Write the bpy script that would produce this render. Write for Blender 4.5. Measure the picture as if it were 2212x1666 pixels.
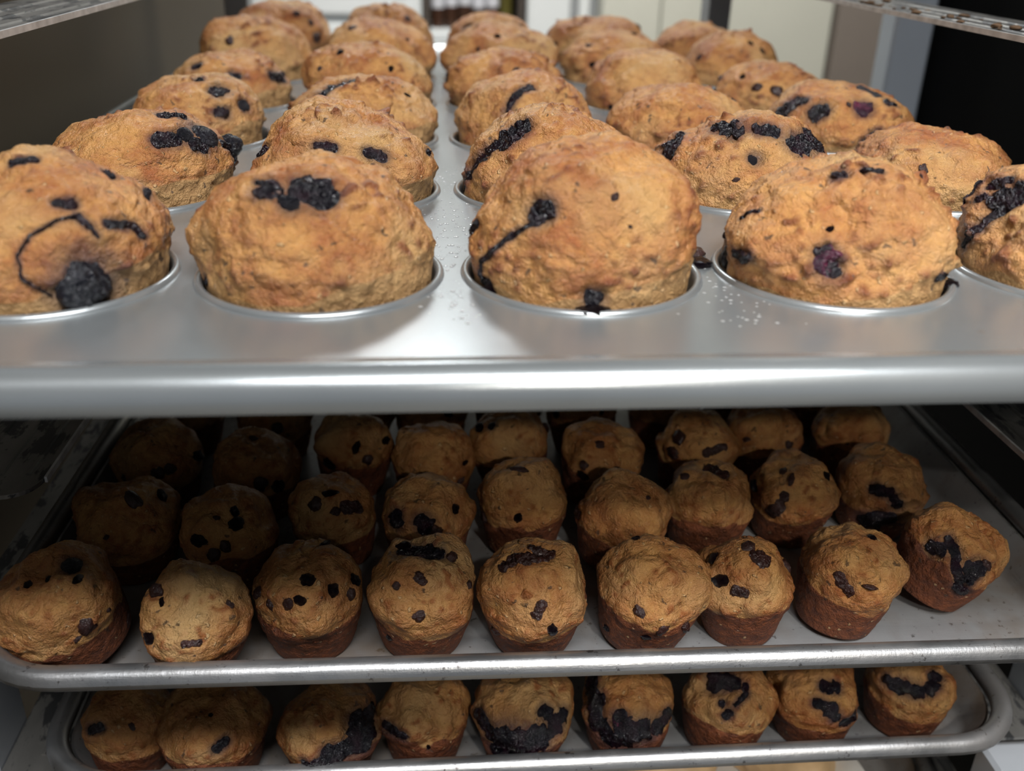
import bpy, bmesh, math, random
import numpy as np
from mathutils import Vector, Matrix
from mathutils.bvhtree import BVHTree

for o in list(bpy.data.objects):
    bpy.data.objects.remove(o)
SC = bpy.context.scene
COL = SC.collection
random.seed(7)

# ------------------------------------------------------------------ camera
# metres; X right, Y into the rack, Z up; z = 0 is the flat top of the muffin pan
FPX = 2061.8
CAM_POS = (-0.0501, -0.3084, 0.1081)
YAW, PITCH, ROLL = 0.0884, 0.4538, 0.0244
def cam_basis():
    cy, sy, cp, sp = math.cos(YAW), math.sin(YAW), math.cos(PITCH), math.sin(PITCH)
    f = Vector((sy * cp, cy * cp, -sp)); r = Vector((cy, -sy, 0)); u = r.cross(f)
    cr, sr = math.cos(ROLL), math.sin(ROLL)
    return cr * r + sr * u, -sr * r + cr * u, f
_r, _u, _f = cam_basis()
cd = bpy.data.cameras.new('camera'); cam = bpy.data.objects.new('camera', cd); COL.objects.link(cam)
cam.matrix_world = Matrix(((_r.x, _u.x, -_f.x, CAM_POS[0]), (_r.y, _u.y, -_f.y, CAM_POS[1]),
                           (_r.z, _u.z, -_f.z, CAM_POS[2]), (0, 0, 0, 1)))
cd.sensor_fit = 'HORIZONTAL'; cd.sensor_width = 36.0; cd.lens = FPX / 2212.0 * 36.0
cd.clip_start = 0.01; cd.clip_end = 50
cd.dof.use_dof = True; cd.dof.focus_distance = 0.38; cd.dof.aperture_fstop = 8.5
SC.camera = cam

# ------------------------------------------------------------------ world, lights, exposure
w = bpy.data.worlds.new('world'); SC.world = w; w.use_nodes = True
bg = w.node_tree.nodes['Background']; bg.inputs[0].default_value = (0.80, 0.88, 1.0, 1); bg.inputs[1].default_value = 0.08
SC.view_settings.view_transform = 'Standard'; SC.view_settings.look = 'None'
SC.view_settings.exposure = 1.25; SC.view_settings.gamma = 1.0; SC.view_settings.use_curve_mapping = False

def area(name, loc, target, sx, sy, power, color, spread=180):
    l = bpy.data.lights.new(name, 'AREA'); l.shape = 'RECTANGLE'; l.size = sx; l.size_y = sy
    l.energy = power; l.color = color; l.spread = math.radians(spread)
    o = bpy.data.objects.new(name, l); COL.objects.link(o)
    o.location = loc
    o.rotation_euler = (Vector(target) - Vector(loc)).to_track_quat('-Z', 'Y').to_euler()
    return o
# ceiling panels of the kitchen: one in front of the rack, one over the room behind it
area('ceiling_lamp_front', (0.15, -0.86, 1.44), (0.0, 0.0, 0.0), 1.0, 0.40, 23, (0.97, 0.98, 1.0))
area('ceiling_lamp_back', (-0.08, 2.05, 1.40), (0.0, 0.3, 0.0), 0.26, 0.22, 4.5, (0.95, 0.98, 1.0))
area('cabinet_fill_lamp', (0.4, 1.05, 1.42), (0.4, 2.7, -0.2), 1.2, 0.3, 17, (1.0, 0.97, 0.90))  # added fill, turned to the background cupboards to brighten them
def spot(name, loc, target, power, cone, blend, soft, color):
    l = bpy.data.lights.new(name, 'SPOT'); l.energy = power; l.color = color
    l.spot_size = math.radians(cone); l.spot_blend = blend; l.shadow_soft_size = soft
    o = bpy.data.objects.new(name, l); COL.objects.link(o); o.location = loc
    o.rotation_euler = (Vector(target) - Vector(loc)).to_track_quat('-Z', 'Y').to_euler()
# two spots added to brighten the right half; cone edge stands for the photographer's shadow
spot('added_spot', (0.18, -1.55, 0.82), (0.22, 0.06, -0.16), 10, 20, 0.35, 0.03, (1.0, 0.94, 0.86))
spot('added_spot', (0.34, -1.35, 1.14), (0.20, 0.01, -0.21), 22, 17, 0.7, 0.04, (1.0, 0.95, 0.88))

# ------------------------------------------------------------------ helpers
def set_props(o, label=None, cat=None, group=None, kind=None):
    if label: o['label'] = label
    if cat: o['category'] = cat
    if group: o['group'] = group
    if kind: o['kind'] = kind
    return o

def link(name, me, mat=None, parent=None, smooth=True):
    o = bpy.data.objects.new(name, me); COL.objects.link(o)
    if mat is not None and len(me.materials) == 0: me.materials.append(mat)
    if smooth and len(me.polygons):
        me.polygons.foreach_set('use_smooth', [True] * len(me.polygons))
    if parent is not None: o.parent = parent
    return o

def empty(name, loc=(0, 0, 0), rz=0.0):
    o = bpy.data.objects.new(name, None); COL.objects.link(o); o.location = loc; o.rotation_euler = (0, 0, rz)
    o.empty_display_size = 0.02
    return o

def mesh(name, V, F):
    me = bpy.data.meshes.new(name)
    me.from_pydata([tuple(v) for v in V], [], [tuple(f) for f in F]); me.update()
    return me

def tidy_normals(me):
    bm = bmesh.new(); bm.from_mesh(me); bmesh.ops.recalc_face_normals(bm, faces=bm.faces); bm.to_mesh(me); bm.free()

class MB:
    """collects simple solids into one mesh"""
    def __init__(s): s.V = []; s.F = []
    def add(s, V, F):
        n = len(s.V); s.V += [tuple(v) for v in V]; s.F += [tuple(i + n for i in f) for f in F]; return s
    def box(s, x0, x1, y0, y1, z0, z1, b=0.0):
        if b <= 0:
            V = [(x, y, z) for z in (z0, z1) for y in (y0, y1) for x in (x0, x1)]
            return s.add(V, [(0, 2, 3, 1), (4, 5, 7, 6), (0, 1, 5, 4), (2, 6, 7, 3), (0, 4, 6, 2), (1, 3, 7, 5)])
        # box with chamfered vertical and horizontal edges
        def ring(dx, z):
            return [(x0 + dx + b, y0 + dx, z), (x1 - dx - b, y0 + dx, z), (x1 - dx, y0 + dx + b, z), (x1 - dx, y1 - dx - b, z),
                    (x1 - dx - b, y1 - dx, z), (x0 + dx + b, y1 - dx, z), (x0 + dx, y1 - dx - b, z), (x0 + dx, y0 + dx + b, z)]
        R = [ring(b, z0), ring(0, z0 + b), ring(0, z1 - b), ring(b, z1)]
        V = [p for r in R for p in r]; F = []
        for k in range(3):
            for i in range(8):
                j = (i + 1) % 8; F.append((k * 8 + i, k * 8 + j, (k + 1) * 8 + j, (k + 1) * 8 + i))
        F.append(tuple(range(7, -1, -1))); F.append(tuple(range(24, 32)))
        return s.add(V, F)
    def lathe(s, prof, c=(0, 0, 0), n=24):
        V = []; F = []
        for r, z in prof:
            for k in range(n):
                a = 2 * math.pi * k / n; V.append((c[0] + r * math.cos(a), c[1] + r * math.sin(a), c[2] + z))
        for i in range(len(prof) - 1):
            for k in range(n):
                l = (k + 1) % n; F.append((i * n + k, i * n + l, (i + 1) * n + l, (i + 1) * n + k))
        return s.add(V, F)
    def build(s, name, mat, parent=None, smooth=False):
        me = mesh(name, s.V, s.F)
        if smooth: tidy_normals(me)
        return link(name, me, mat, parent, smooth)

# ------------------------------------------------------------------ material helpers
class NT:
    def __init__(s, name):
        s.m = bpy.data.materials.new(name); s.m.use_nodes = True
        s.t = s.m.node_tree; s.b = s.t.nodes['Principled BSDF']; s.tc = None
    def n(s, typ, ins={}, **kw):
        nd = s.t.nodes.new(typ)
        for k, v in kw.items(): setattr(nd, k, v)
        for k, v in ins.items():
            if hasattr(v, 'is_linked') or isinstance(v, bpy.types.NodeSocket): s.t.links.new(v, nd.inputs[k])
            else: nd.inputs[k].default_value = v
        return nd
    def link(s, a, b): s.t.links.new(a, b)
    def obj(s, scale=(1, 1, 1)):
        if s.tc is None: s.tc = s.n('ShaderNodeTexCoord')
        return s.n('ShaderNodeMapping', {'Vector': s.tc.outputs['Object'], 'Scale': scale}).outputs[0]
    def noise(s, vec, scale, detail=4, rough=0.55, dist=0.0):
        return s.n('ShaderNodeTexNoise', {'Vector': vec, 'Scale': scale, 'Detail': detail, 'Roughness': rough, 'Distortion': dist}).outputs[0]
    def ramp(s, fac, stops, interp='LINEAR'):
        r = s.n('ShaderNodeValToRGB', {'Fac': fac}); cr = r.color_ramp; cr.interpolation = interp
        while len(cr.elements) < len(stops): cr.elements.new(0.5)
        for e, (p, c) in zip(cr.elements, stops):
            e.position = p; e.color = c if len(c) == 4 else (*c, 1)
        return r.outputs[0]
    def mix(s, fac, a, b, mode='MIX'):
        m = s.n('ShaderNodeMix', data_type='RGBA', blend_type=mode)
        for i, v in ((0, fac), (6, a), (7, b)):
            if isinstance(v, bpy.types.NodeSocket): s.link(v, m.inputs[i])
            else: m.inputs[i].default_value = v if not isinstance(v, tuple) or len(v) == 4 else (*v, 1)
        return m.outputs[2]
    def math(s, op, a, b=0.0, clamp=False):
        m = s.n('ShaderNodeMath', operation=op, use_clamp=clamp)
        for i, v in ((0, a), (1, b)):
            if isinstance(v, bpy.types.NodeSocket): s.link(v, m.inputs[i])
            else: m.inputs[i].default_value = v
        return m.outputs[0]
    def bump(s, h, strength=0.5, dist=0.001, normal=None):
        ins = {'Height': h, 'Strength': strength, 'Distance': dist}
        if normal is not None: ins['Normal'] = normal
        return s.n('ShaderNodeBump', ins).outputs[0]
    def set(s, **kw):
        for k, v in kw.items():
            k = k.replace('_', ' ')
            if isinstance(v, bpy.types.NodeSocket): s.link(v, s.b.inputs[k])
            else: s.b.inputs[k].default_value = (*v, 1) if isinstance(v, tuple) and len(v) == 3 else v
        return s.m

def G(v): return (v, v, v)

def mat_plain(name, col, rough=0.6, metal=0.0, var=0.08, vscale=4.0, **kw):
    t = NT(name); f = t.noise(t.obj(), vscale, 5)
    a = tuple(min(1, c * (1 - var)) for c in col); b = tuple(min(1, c * (1 + var)) for c in col)
    return t.set(Base_Color=t.ramp(f, [(0.3, a), (0.7, b)]), Roughness=rough, Metallic=metal, **kw)

def mat_pan():
    t = NT('satin_silver_muffin_pan'); v = t.obj()
    n1 = t.noise(v, 14, 4); fine = t.noise(v, 1400, 3, 0.7)
    col = t.ramp(n1, [(0.3, (0.315, 0.335, 0.340)), (0.7, (0.36, 0.380, 0.384))])
    spots = t.n('ShaderNodeTexVoronoi', {'Vector': v, 'Scale': 38.0, 'Randomness': 1.0}).outputs['Distance']
    sm = t.ramp(spots, [(0.035, G(1)), (0.055, G(0))])
    sm2 = t.math('MULTIPLY', sm, t.ramp(t.noise(v, 9, 2), [(0.55, G(0)), (0.62, G(0.6))]))
    col = t.mix(sm2, col, (0.33, 0.17, 0.07))
    r = t.n('ShaderNodeMapRange', {'Value': n1, 'To Min': 0.22, 'To Max': 0.30}).outputs[0]
    return t.set(Base_Color=col, Metallic=0.62, Roughness=r, Normal=t.bump(fine, 0.10, 0.0003))

def mat_tray(name='worn_aluminium_tray', stain=0.75, base=0.36, metal=0.3):
    t = NT(name); v = t.obj()
    sc = t.noise(t.obj((60, 900, 900)), 1.0, 3, 0.7); sc2 = t.noise(t.obj((900, 60, 900)), 1.0, 3, 0.7)
    n1 = t.noise(v, 22, 6, 0.65); n2 = t.noise(v, 260, 4, 0.7); n3 = t.noise(v, 7.5, 5, 0.7, 0.4)
    col = t.ramp(n1, [(0.25, G(base * 0.8)), (0.6, (base, base * 1.01, base * 1.02)), (0.8, G(base * 1.15))])
    pit = t.ramp(n2, [(0.62, G(0)), (0.68, G(1))])
    col = t.mix(t.math('MULTIPLY', pit, 0.75), col, (0.06, 0.05, 0.045))
    st = t.math('MULTIPLY', t.ramp(n3, [(0.46, G(0)), (0.64, G(1))]), stain)
    col = t.mix(st, col, (0.16, 0.10, 0.05))
    rough = t.n('ShaderNodeMapRange', {'Value': n1, 'To Min': 0.24, 'To Max': 0.46}).outputs[0]
    rough = t.math('ADD', rough, t.math('MULTIPLY', st, 0.25))
    h = t.math('ADD', t.math('MULTIPLY', sc, 0.6), t.math('ADD', t.math('MULTIPLY', sc2, 0.5), t.math('MULTIPLY', n2, 0.7)))
    return t.set(Base_Color=col, Metallic=t.math('MULTIPLY', t.math('SUBTRACT', 1.0, st), metal), Roughness=rough,
                 Normal=t.bump(h, 0.22, 0.0006))

def mat_runner():
    t = NT('flaking_aluminium_runner'); v = t.obj((1, 0.35, 1))
    n1 = t.noise(v, 120, 5, 0.65, 0.3); n2 = t.noise(v, 40, 4, 0.6)
    col = t.ramp(n2, [(0.3, (0.15, 0.145, 0.135)), (0.7, (0.25, 0.24, 0.22))])
    flake = t.ramp(n1, [(0.51, G(0)), (0.56, G(1))])
    col = t.mix(flake, col, (0.03, 0.03, 0.03))
    return t.set(Base_Color=col, Metallic=t.math('SUBTRACT', 0.7, t.math('MULTIPLY', flake, 0.5)), Roughness=0.45,
                 Normal=t.bump(n1, 0.5, 0.0006))

def mat_muffin(name, wall_a, wall_b, gold, brown, dark, pale, spec=0.5):
    t = NT(name)
    tc = t.n('ShaderNodeTexCoord'); oi = t.n('ShaderNodeObjectInfo')
    off = t.n('ShaderNodeCombineXYZ', {0: t.math('MULTIPLY', oi.outputs['Random'], 7.0), 1: oi.outputs['Random'], 2: t.math('MULTIPLY', oi.outputs['Random'], 3.0)}).outputs[0]
    v = t.n('ShaderNodeVectorMath', {0: tc.outputs['Object'], 1: off}, operation='ADD').outputs[0]
    wall = t.n('ShaderNodeAttribute', attribute_name='wall').outputs['Fac']
    nub = t.n('ShaderNodeAttribute', attribute_name='nub').outputs['Fac']
    n1 = t.noise(v, 55, 5, 0.6, 0.5); n2 = t.noise(v, 230, 5, 0.65, 0.3); n3 = t.noise(v, 900, 3, 0.7)
    col = t.ramp(t.math('ADD', t.math('MULTIPLY', n1, 0.65), t.math('MULTIPLY', n2, 0.35)),
                 [(0.40, gold), (0.50, tuple(0.5 * (a + b) for a, b in zip(gold, brown))), (0.61, brown)])
    n0 = t.noise(v, 26, 3, 0.5, 0.3)
    col = t.mix(t.ramp(n0, [(0.48, G(0)), (0.68, G(0.75))]), col, pale)
    col = t.mix(t.math('MULTIPLY', nub, 0.85, True), col, dark)
    # crumb of the side wall
    wc = t.ramp(n2, [(0.35, wall_a), (0.65, wall_b)])
    wmask = t.ramp(t.math('ADD', wall, t.math('MULTIPLY', t.math('SUBTRACT', n1, 0.5), 0.5)), [(0.42, G(0)), (0.62, G(1))])
    col = t.mix(wmask, col, wc)
    # pale oat flecks and dark specks
    vf = t.n('ShaderNodeVectorMath', {0: v, 1: t.n('ShaderNodeVectorMath', {0: t.n('ShaderNodeTexNoise', {'Vector': v, 'Scale': 500.0}).outputs['Color'], 1: (0.003, 0.003, 0.003)}, operation='MULTIPLY').outputs[0]}, operation='ADD').outputs[0]
    vo = t.n('ShaderNodeTexVoronoi', {'Vector': vf, 'Scale': 300.0}); d = vo.outputs['Distance']
    pick = t.n('ShaderNodeSeparateColor', {0: vo.outputs['Color']})
    fl = t.math('MULTIPLY', t.ramp(d, [(0.16, G(1)), (0.26, G(0))]), t.math('GREATER_THAN', pick.outputs[0], 0.80))
    col = t.mix(t.math('MULTIPLY', fl, 0.55), col, (0.74, 0.50, 0.25))
    v2 = t.n('ShaderNodeVectorMath', {0: v, 1: t.n('ShaderNodeVectorMath', {0: t.n('ShaderNodeTexNoise', {'Vector': v, 'Scale': 300.0}).outputs['Color'], 1: (0.006, 0.006, 0.006)}, operation='MULTIPLY').outputs[0]}, operation='ADD').outputs[0]
    vo2 = t.n('ShaderNodeTexVoronoi', {'Vector': v2, 'Scale': 210.0}); p2 = t.n('ShaderNodeSeparateColor', {0: vo2.outputs['Color']})
    sp = t.math('MULTIPLY', t.ramp(vo2.outputs['Distance'], [(0.16, G(1)), (0.26, G(0))]), t.math('GREATER_THAN', p2.outputs[0], 0.80))
    col = t.mix(t.math('MULTIPLY', sp, 0.8), col, (0.06, 0.035, 0.02))
    stain = t.n('ShaderNodeAttribute', attribute_name='stain').outputs['Fac']
    col = t.mix(t.math('MULTIPLY', stain, t.math('ADD', 0.35, t.math('MULTIPLY', n2, 0.9)), True), col, (0.045, 0.030, 0.034))
    h = t.math('ADD', t.math('MULTIPLY', n2, 1.0), t.math('ADD', t.math('MULTIPLY', n3, 0.35), t.math('MULTIPLY', fl, 0.25)))
    r = t.n('ShaderNodeMapRange', {'Value': n2, 'From Min': 0.3, 'From Max': 0.7, 'To Min': 0.28, 'To Max': 0.50}).outputs[0]
    r = t.math('ADD', r, t.math('MULTIPLY', wmask, 0.25))
    return t.set(Base_Color=col, Roughness=r, Specular_IOR_Level=spec, Normal=t.bump(h, 0.95, 0.0032))

def mat_berry(name, a, b, rough, scale=260.0, bump=0.6, dist=0.003):
    t = NT(name); tc = t.n('ShaderNodeTexCoord'); v = tc.outputs['Object']
    n = t.noise(v, scale, 4, 0.6, 0.8); n2 = t.noise(v, scale * 0.35, 3)
    return t.set(Base_Color=t.ramp(n2, [(0.45, a), (0.72, b)]), Roughness=rough, Specular_IOR_Level=0.55,
                 Normal=t.bump(n, bump, dist))

M = {}
M['pan'] = mat_pan()
M['tray'] = mat_tray()
M['rim'] = mat_tray('scratched_aluminium_rim', 0.25, 0.40, 0.9)
M['runner'] = mat_runner()
M['post'] = mat_plain('brushed_aluminium_post', (0.40, 0.42, 0.445), 0.36, 0.25, 0.06, 20)
M['edge'] = mat_plain('bare_aluminium_edge', (0.60, 0.60, 0.59), 0.4, 0.3, 0.25, 120)
M['muffin'] = mat_muffin('golden_muffin_crust', (0.32, 0.165, 0.055), (0.51, 0.30, 0.118),
                         (0.60, 0.295, 0.090), (0.36, 0.116, 0.034), (0.19, 0.046, 0.013), (0.58, 0.350, 0.140), 0.62)
M['mini'] = mat_muffin('small_muffin_crust', (0.110, 0.030, 0.011), (0.23, 0.066, 0.020),
                       (0.56, 0.290, 0.095), (0.35, 0.130, 0.037), (0.27, 0.080, 0.019), (0.54, 0.340, 0.142), 0.45)
M['berry'] = mat_berry('wrinkled_blueberry_skin', (0.005, 0.005, 0.009), (0.010, 0.010, 0.016), 0.14, 5.0, 1.0, 0.0014)
M['juice'] = mat_berry('glossy_juice_and_crease_line', (0.004, 0.003, 0.006), (0.016, 0.003, 0.008), 0.10, 420.0, 0.8)
M['wine'] = mat_berry('purple_berry_flesh', (0.030, 0.006, 0.018), (0.12, 0.018, 0.045), 0.25, 420.0, 0.9)
M['chip'] = mat_berry('melted_chocolate', (0.026, 0.009, 0.007), (0.050, 0.016, 0.012), 0.30, 3.0, 0.7, 0.0009)
M['melt'] = mat_berry('smeared_chocolate', (0.026, 0.009, 0.007), (0.050, 0.016, 0.012), 0.30, 420.0, 0.8, 0.002)

# ------------------------------------------------------------------ the room
def struct(name, mb, mat, smooth=False):
    return set_props(mb.build(name, mat, None, smooth), kind='structure')
M['wall'] = mat_plain('cream_wall_paint', (0.66, 0.65, 0.59), 0.7, 0, 0.03, 3)
M['floor'] = mat_plain('beige_vinyl_floor', (0.42, 0.37, 0.30), 0.55, 0, 0.12, 6)
M['ceil'] = mat_plain('ceiling_tile_white', (0.75, 0.75, 0.73), 0.8, 0, 0.03, 3)
M['panel'] = mat_plain('taupe_side_panel', (0.070, 0.052, 0.030), 0.50, 0.0, 0.05, 5, Specular_IOR_Level=0.25)
struct('floor', MB().box(-3, 3, -3, 3.3, -1.25, -1.2), M['floor'])
struct('ceiling', MB().box(-3, 3, -3, 3.3, 1.5, 1.55), M['ceil'])
struct('wall_back', MB().box(-3, 3, 3.2, 3.3, -1.2, 1.5), M['wall'])
struct('wall_left', MB().box(-0.36, -0.31, -0.30, 1.02, -1.2, 1.2, 0.003), M['panel'])

M['white'] = mat_plain('white_enamel', (0.72, 0.74, 0.74), 0.4, 0, 0.03, 3)
M['greytrim'] = mat_plain('grey_door_trim', (0.30, 0.31, 0.32), 0.5, 0, 0.05, 3)
M['cream'] = mat_plain('cream_laminate', (0.58, 0.575, 0.50), 0.45, 0, 0.03, 3)
M['taupe'] = mat_plain('brown_grey_laminate', (0.22, 0.185, 0.16), 0.5, 0, 0.08, 3)
M['steel'] = mat_plain('blue_grey_steel', (0.46, 0.50, 0.55), 0.35, 0.5, 0.05, 6)
M['black'] = mat_plain('black_appliance_side', (0.003, 0.003, 0.003), 0.7, 0, 0.2, 4, Specular_IOR_Level=0.05)
M['bottle'] = mat_plain('dark_brown_glass', (0.05, 0.022, 0.012), 0.2, 0, 0.2, 8)
M['label'] = mat_plain('pale_bottle_label', (0.62, 0.62, 0.66), 0.5, 0, 0.05, 8)
M['olive'] = mat_plain('olive_glass', (0.10, 0.085, 0.02), 0.25, 0, 0.2, 8)
M['shelf'] = mat_plain('dark_shelf_wood', (0.06, 0.045, 0.035), 0.6, 0, 0.2, 8)

# white refrigerator behind the pan
fr = set_props(empty('refrigerator', (-0.375, 2.75, -1.2)), 'white refrigerator standing behind the left half of the muffin pan', 'refrigerator')
MB().box(-0.33, 0.30, -0.27, 0.30, 0.02, 1.75, 0.006).build('body', M['white'], fr)
MB().box(-0.32, 0.29, -0.31, -0.272, 0.06, 1.05, 0.006).build('door', M['white'], fr)
MB().box(-0.32, 0.29, -0.31, -0.272, 1.07, 1.74, 0.006).build('door', M['white'], fr)
for z0, z1 in ((0.5, 0.95), (1.15, 1.5)):
    MB().box(0.235, 0.26, -0.345, -0.311, z0, z1, 0.005).build('handle', M['greytrim'], fr)

# shelf unit with bottles
su = set_props(empty('shelf_unit', (0.072, 2.62, -1.2)), 'dark open shelf unit with bottles at the top edge behind the pan', 'shelf')
MB().box(-0.140, -0.126, -0.12, 0.14, 0.0, 1.60).build('side_panel', M['shelf'], su)
MB().box(0.120, 0.134, -0.12, 0.14, 0.0, 1.60).build('side_panel', M['shelf'], su)
MB().box(-0.1255, 0.1195, 0.125, 0.14, 0.0, 1.60).build('back_panel', M['shelf'], su)
MB().box(-0.1255, 0.1195, -0.13, 0.124, 1.005, 1.033, 0.003).build('shelf_board', M['white'], su)
for z in (0.50, 1.28):
    MB().box(-0.1255, 0.1195, -0.12, 0.124, z, z + 0.018).build('shelf_board', M['shelf'], su)
MB().box(-0.140, 0.134, -0.145, -0.1305, 0.70, 1.003, 0.002).build('apron_board', M['white'], su)
bx = [-0.103, -0.065, -0.027, 0.011, 0.049, 0.087]
ords = ['leftmost', 'second from left', 'third from left', 'fourth from left', 'fifth from left', 'rightmost']
for k, x in enumerate(bx):
    olive = k == 5
    b = set_props(empty('bottle', (0.072 + x, 2.54 + 0.01 * (k % 2), -0.1668)),
                  ('olive green bottle, rightmost' if olive else 'brown bottle with pale label, ' + ords[k]) + ' on the shelf behind the pan', 'bottle', 'bottles on the back shelf')
    hs = 1 + 0.08 * ((k * 7) % 3 - 1)
    MB().lathe([(0.0, 0), (0.017, 0), (0.018, 0.004), (0.018, 0.115 * hs), (0.014, 0.135 * hs), (0.008, 0.15 * hs), (0.0075, 0.19 * hs), (0, 0.19 * hs)], n=20).build('glass_body', M['olive' if olive else 'bottle'], b, True)
    MB().lathe([(0.0182, 0.056 * hs), (0.0186, 0.057 * hs), (0.0186, 0.112 * hs), (0.0182, 0.113 * hs)], n=20).build('paper_label', M['olive' if olive else 'label'], b, True)
    MB().lathe([(0.0085, 0.182 * hs), (0.0095, 0.184 * hs), (0.0095, 0.203 * hs), (0, 0.204 * hs)], n=16).build('cap', M['label'], b, True)

# white pillar, grey trim and cream cupboards
struct('trim_1', MB().box(0.217, 0.338, 2.52, 2.72, -1.2, 1.5, 0.004), M['white'])
struct('trim_2', MB().box(0.340, 0.363, 2.56, 2.72, -1.2, 1.5), M['greytrim'])
struct('trim_3', MB().box(0.365, 0.395, 2.54, 2.72, -1.2, 1.5, 0.003), M['white'])
struct('trim_4', MB().box(0.397, 0.419, 2.56, 2.72, -1.2, 1.5), M['greytrim'])
cb = set_props(empty('tall_cupboard', (0.592, 2.6, -1.2)), 'cream tall cupboard with two doors behind the middle right of the pan', 'cupboard')
MB().box(-0.172, 0.152, -0.10, 0.30, 0, 2.1, 0.003).build('body', M['cream'], cb)
MB().box(-0.170, -0.008, -0.122, -0.102, 0.08, 2.09, 0.003).build('door', M['cream'], cb)
MB().box(-0.003, 0.150, -0.122, -0.102, 0.08, 2.09, 0.003).build('door', M['cream'], cb)
cb2 = set_props(empty('broom_cupboard', (0.906, 2.6, -1.2)), 'cream broom cupboard with one wide door behind the right back corner', 'cupboard')
MB().box(-0.16, 0.172, -0.10, 0.30, 0, 2.1, 0.003).build('body', M['cream'], cb2)
MB().box(-0.158, 0.170, -0.122, -0.102, 0.08, 2.09, 0.003).build('door', M['cream'], cb2)
pn = set_props(empty('laminate_cabinet', (1.265, 2.55, -1.2)), 'brown grey laminate cabinet beside the cream cupboard in the background', 'cabinet')
MB().box(-0.175, 0.30, -0.05, 0.40, 0, 2.1, 0.003).build('body', M['taupe'], pn)
MB().box(-0.173, 0.298, -0.072, -0.052, 0.05, 2.09, 0.003).build('door', M['taupe'], pn)
# black appliance right of the rack and its steel corner post
bk = set_props(empty('black_appliance', (0.80, 0.15, -1.2)), 'tall black appliance standing right of the rack', 'appliance')
MB().box(-0.352, 0.30, -0.75, 0.535, 0.05, 2.0, 0.004).build('body', M['black'], bk)
MB().box(-0.30, 0.26, -0.70, 0.42, 0.0, 0.049).build('plinth', M['black'], bk)
MB().box(-0.396, -0.3555, 0.505, 0.54, 0.0, 2.0, 0.003).build('corner_post', M['steel'], bk)

# ------------------------------------------------------------------ the rack
rack = set_props(empty('bakery_rack', (0, 0.3, -1.2)), 'aluminium bakery rack with ledged runners holding the pan and the trays', 'rack')
def rk(mb, name, mat, smooth=False):
    o = mb.build(name, mat, rack, smooth); o.location = (0, -0.3, 1.2); return o
RUN_Z = [0.0670, -0.0150, -0.0985, -0.1655, -0.2535, -0.3405]
for s in (-1, 1):
    def X(a, b): return (min(s * a, s * b), max(s * a, s * b))
    # front post: a U channel, open to the back
    mb = MB()
    mb.box(*X(0.255, 0.283), 0.030, 0.034, -1.13, 0.543); mb.box(*X(0.255, 0.258), 0.0342, 0.062, -1.13, 0.543); mb.box(*X(0.280, 0.283), 0.0342, 0.062, -1.13, 0.543)
    rk(mb, 'front_post', M['post'])
    mb = MB()
    mb.box(*X(0.223, 0.245), 0.680, 0.684, -1.13, 0.543); mb.box(*X(0.242, 0.245), 0.6842, 0.71, -1.13, 0.543); mb.box(*X(0.223, 0.226), 0.6842, 0.71, -1.13, 0.543)
    rk(mb, 'rear_post', M['post'])
    for z in RUN_Z:
        # ledge with rounded front corner, two rolled ribs and a hanging flange
        mb = MB(); pts = []
        xi, xo, y0, y1, rr = (0.2185 if z == RUN_Z[1] else 0.2085), 0.2545, 0.022, 0.678, 0.013
        for k in range(9):
            a = math.pi + k * math.pi / 16
            pts.append((xi + rr + rr * math.cos(a), y0 + rr + rr * math.sin(a)))
        pts += [(xo, y0), (xo, y1), (xi, y1)]
        if s > 0: P = pts
        else: P = [(-x, y) for x, y in pts][::-1]
        n = len(P)
        V = [(x, y, z) for x, y in P] + [(x, y, z - 0.0018) for x, y in P]
        F = [tuple(range(n)), tuple(range(2 * n - 1, n - 1, -1))] + [(i, i + n, (i + 1) % n + n, (i + 1) % n) for i in range(n)]
        mb.add(V, F)
        o = rk(mb, 'runner', M['runner'])
        MB().box(*X(xi - 0.0012, xi - 0.0001), y0 + rr, y1, z - 0.0022, z + 0.0004).build('edge_strip', M['edge'], o)
        for xr in ((0.2265, 0.2385) if z == RUN_Z[1] else (0.2155, 0.2265, 0.2385)):
            rb = MB(); Vr = []; 
            for y in (0.038, 0.677):
                for dx, dz in ((-0.0012, 0.00002), (-0.0006, 0.0007), (0.0006, 0.0007), (0.0012, 0.00002)):
                    Vr.append((s * xr + dx, y, z + dz))
            rb.add(Vr, [(0, 1, 5, 4), (1, 2, 6, 5), (2, 3, 7, 6), (0, 3, 2, 1), (4, 5, 6, 7)])
            r_ = rb.build('ridge', M['runner'], o)
    rk(MB().box(*X(0.2225, 0.2525), 0.006, 0.0295, -0.292, -0.2625, 0.002), 'stop_block', M['post'])
    rk(MB().box(*X(0.259, 0.279), 0.0345, 0.70, -1.10, -1.06, 0.003), 'side_rail', M['post'])
rk(MB().box(-0.285, 0.285, 0.026, 0.715, 0.545, 0.56, 0.002), 'shade_panel', M['post'])  # unseen panel added over the rack to shade the back muffin row
for y in (0.036, 0.686):
    rk(MB().box(-0.2220, 0.2220, y, y + 0.025, -1.10, -1.075, 0.003), 'cross_rail', M['post'])

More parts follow.
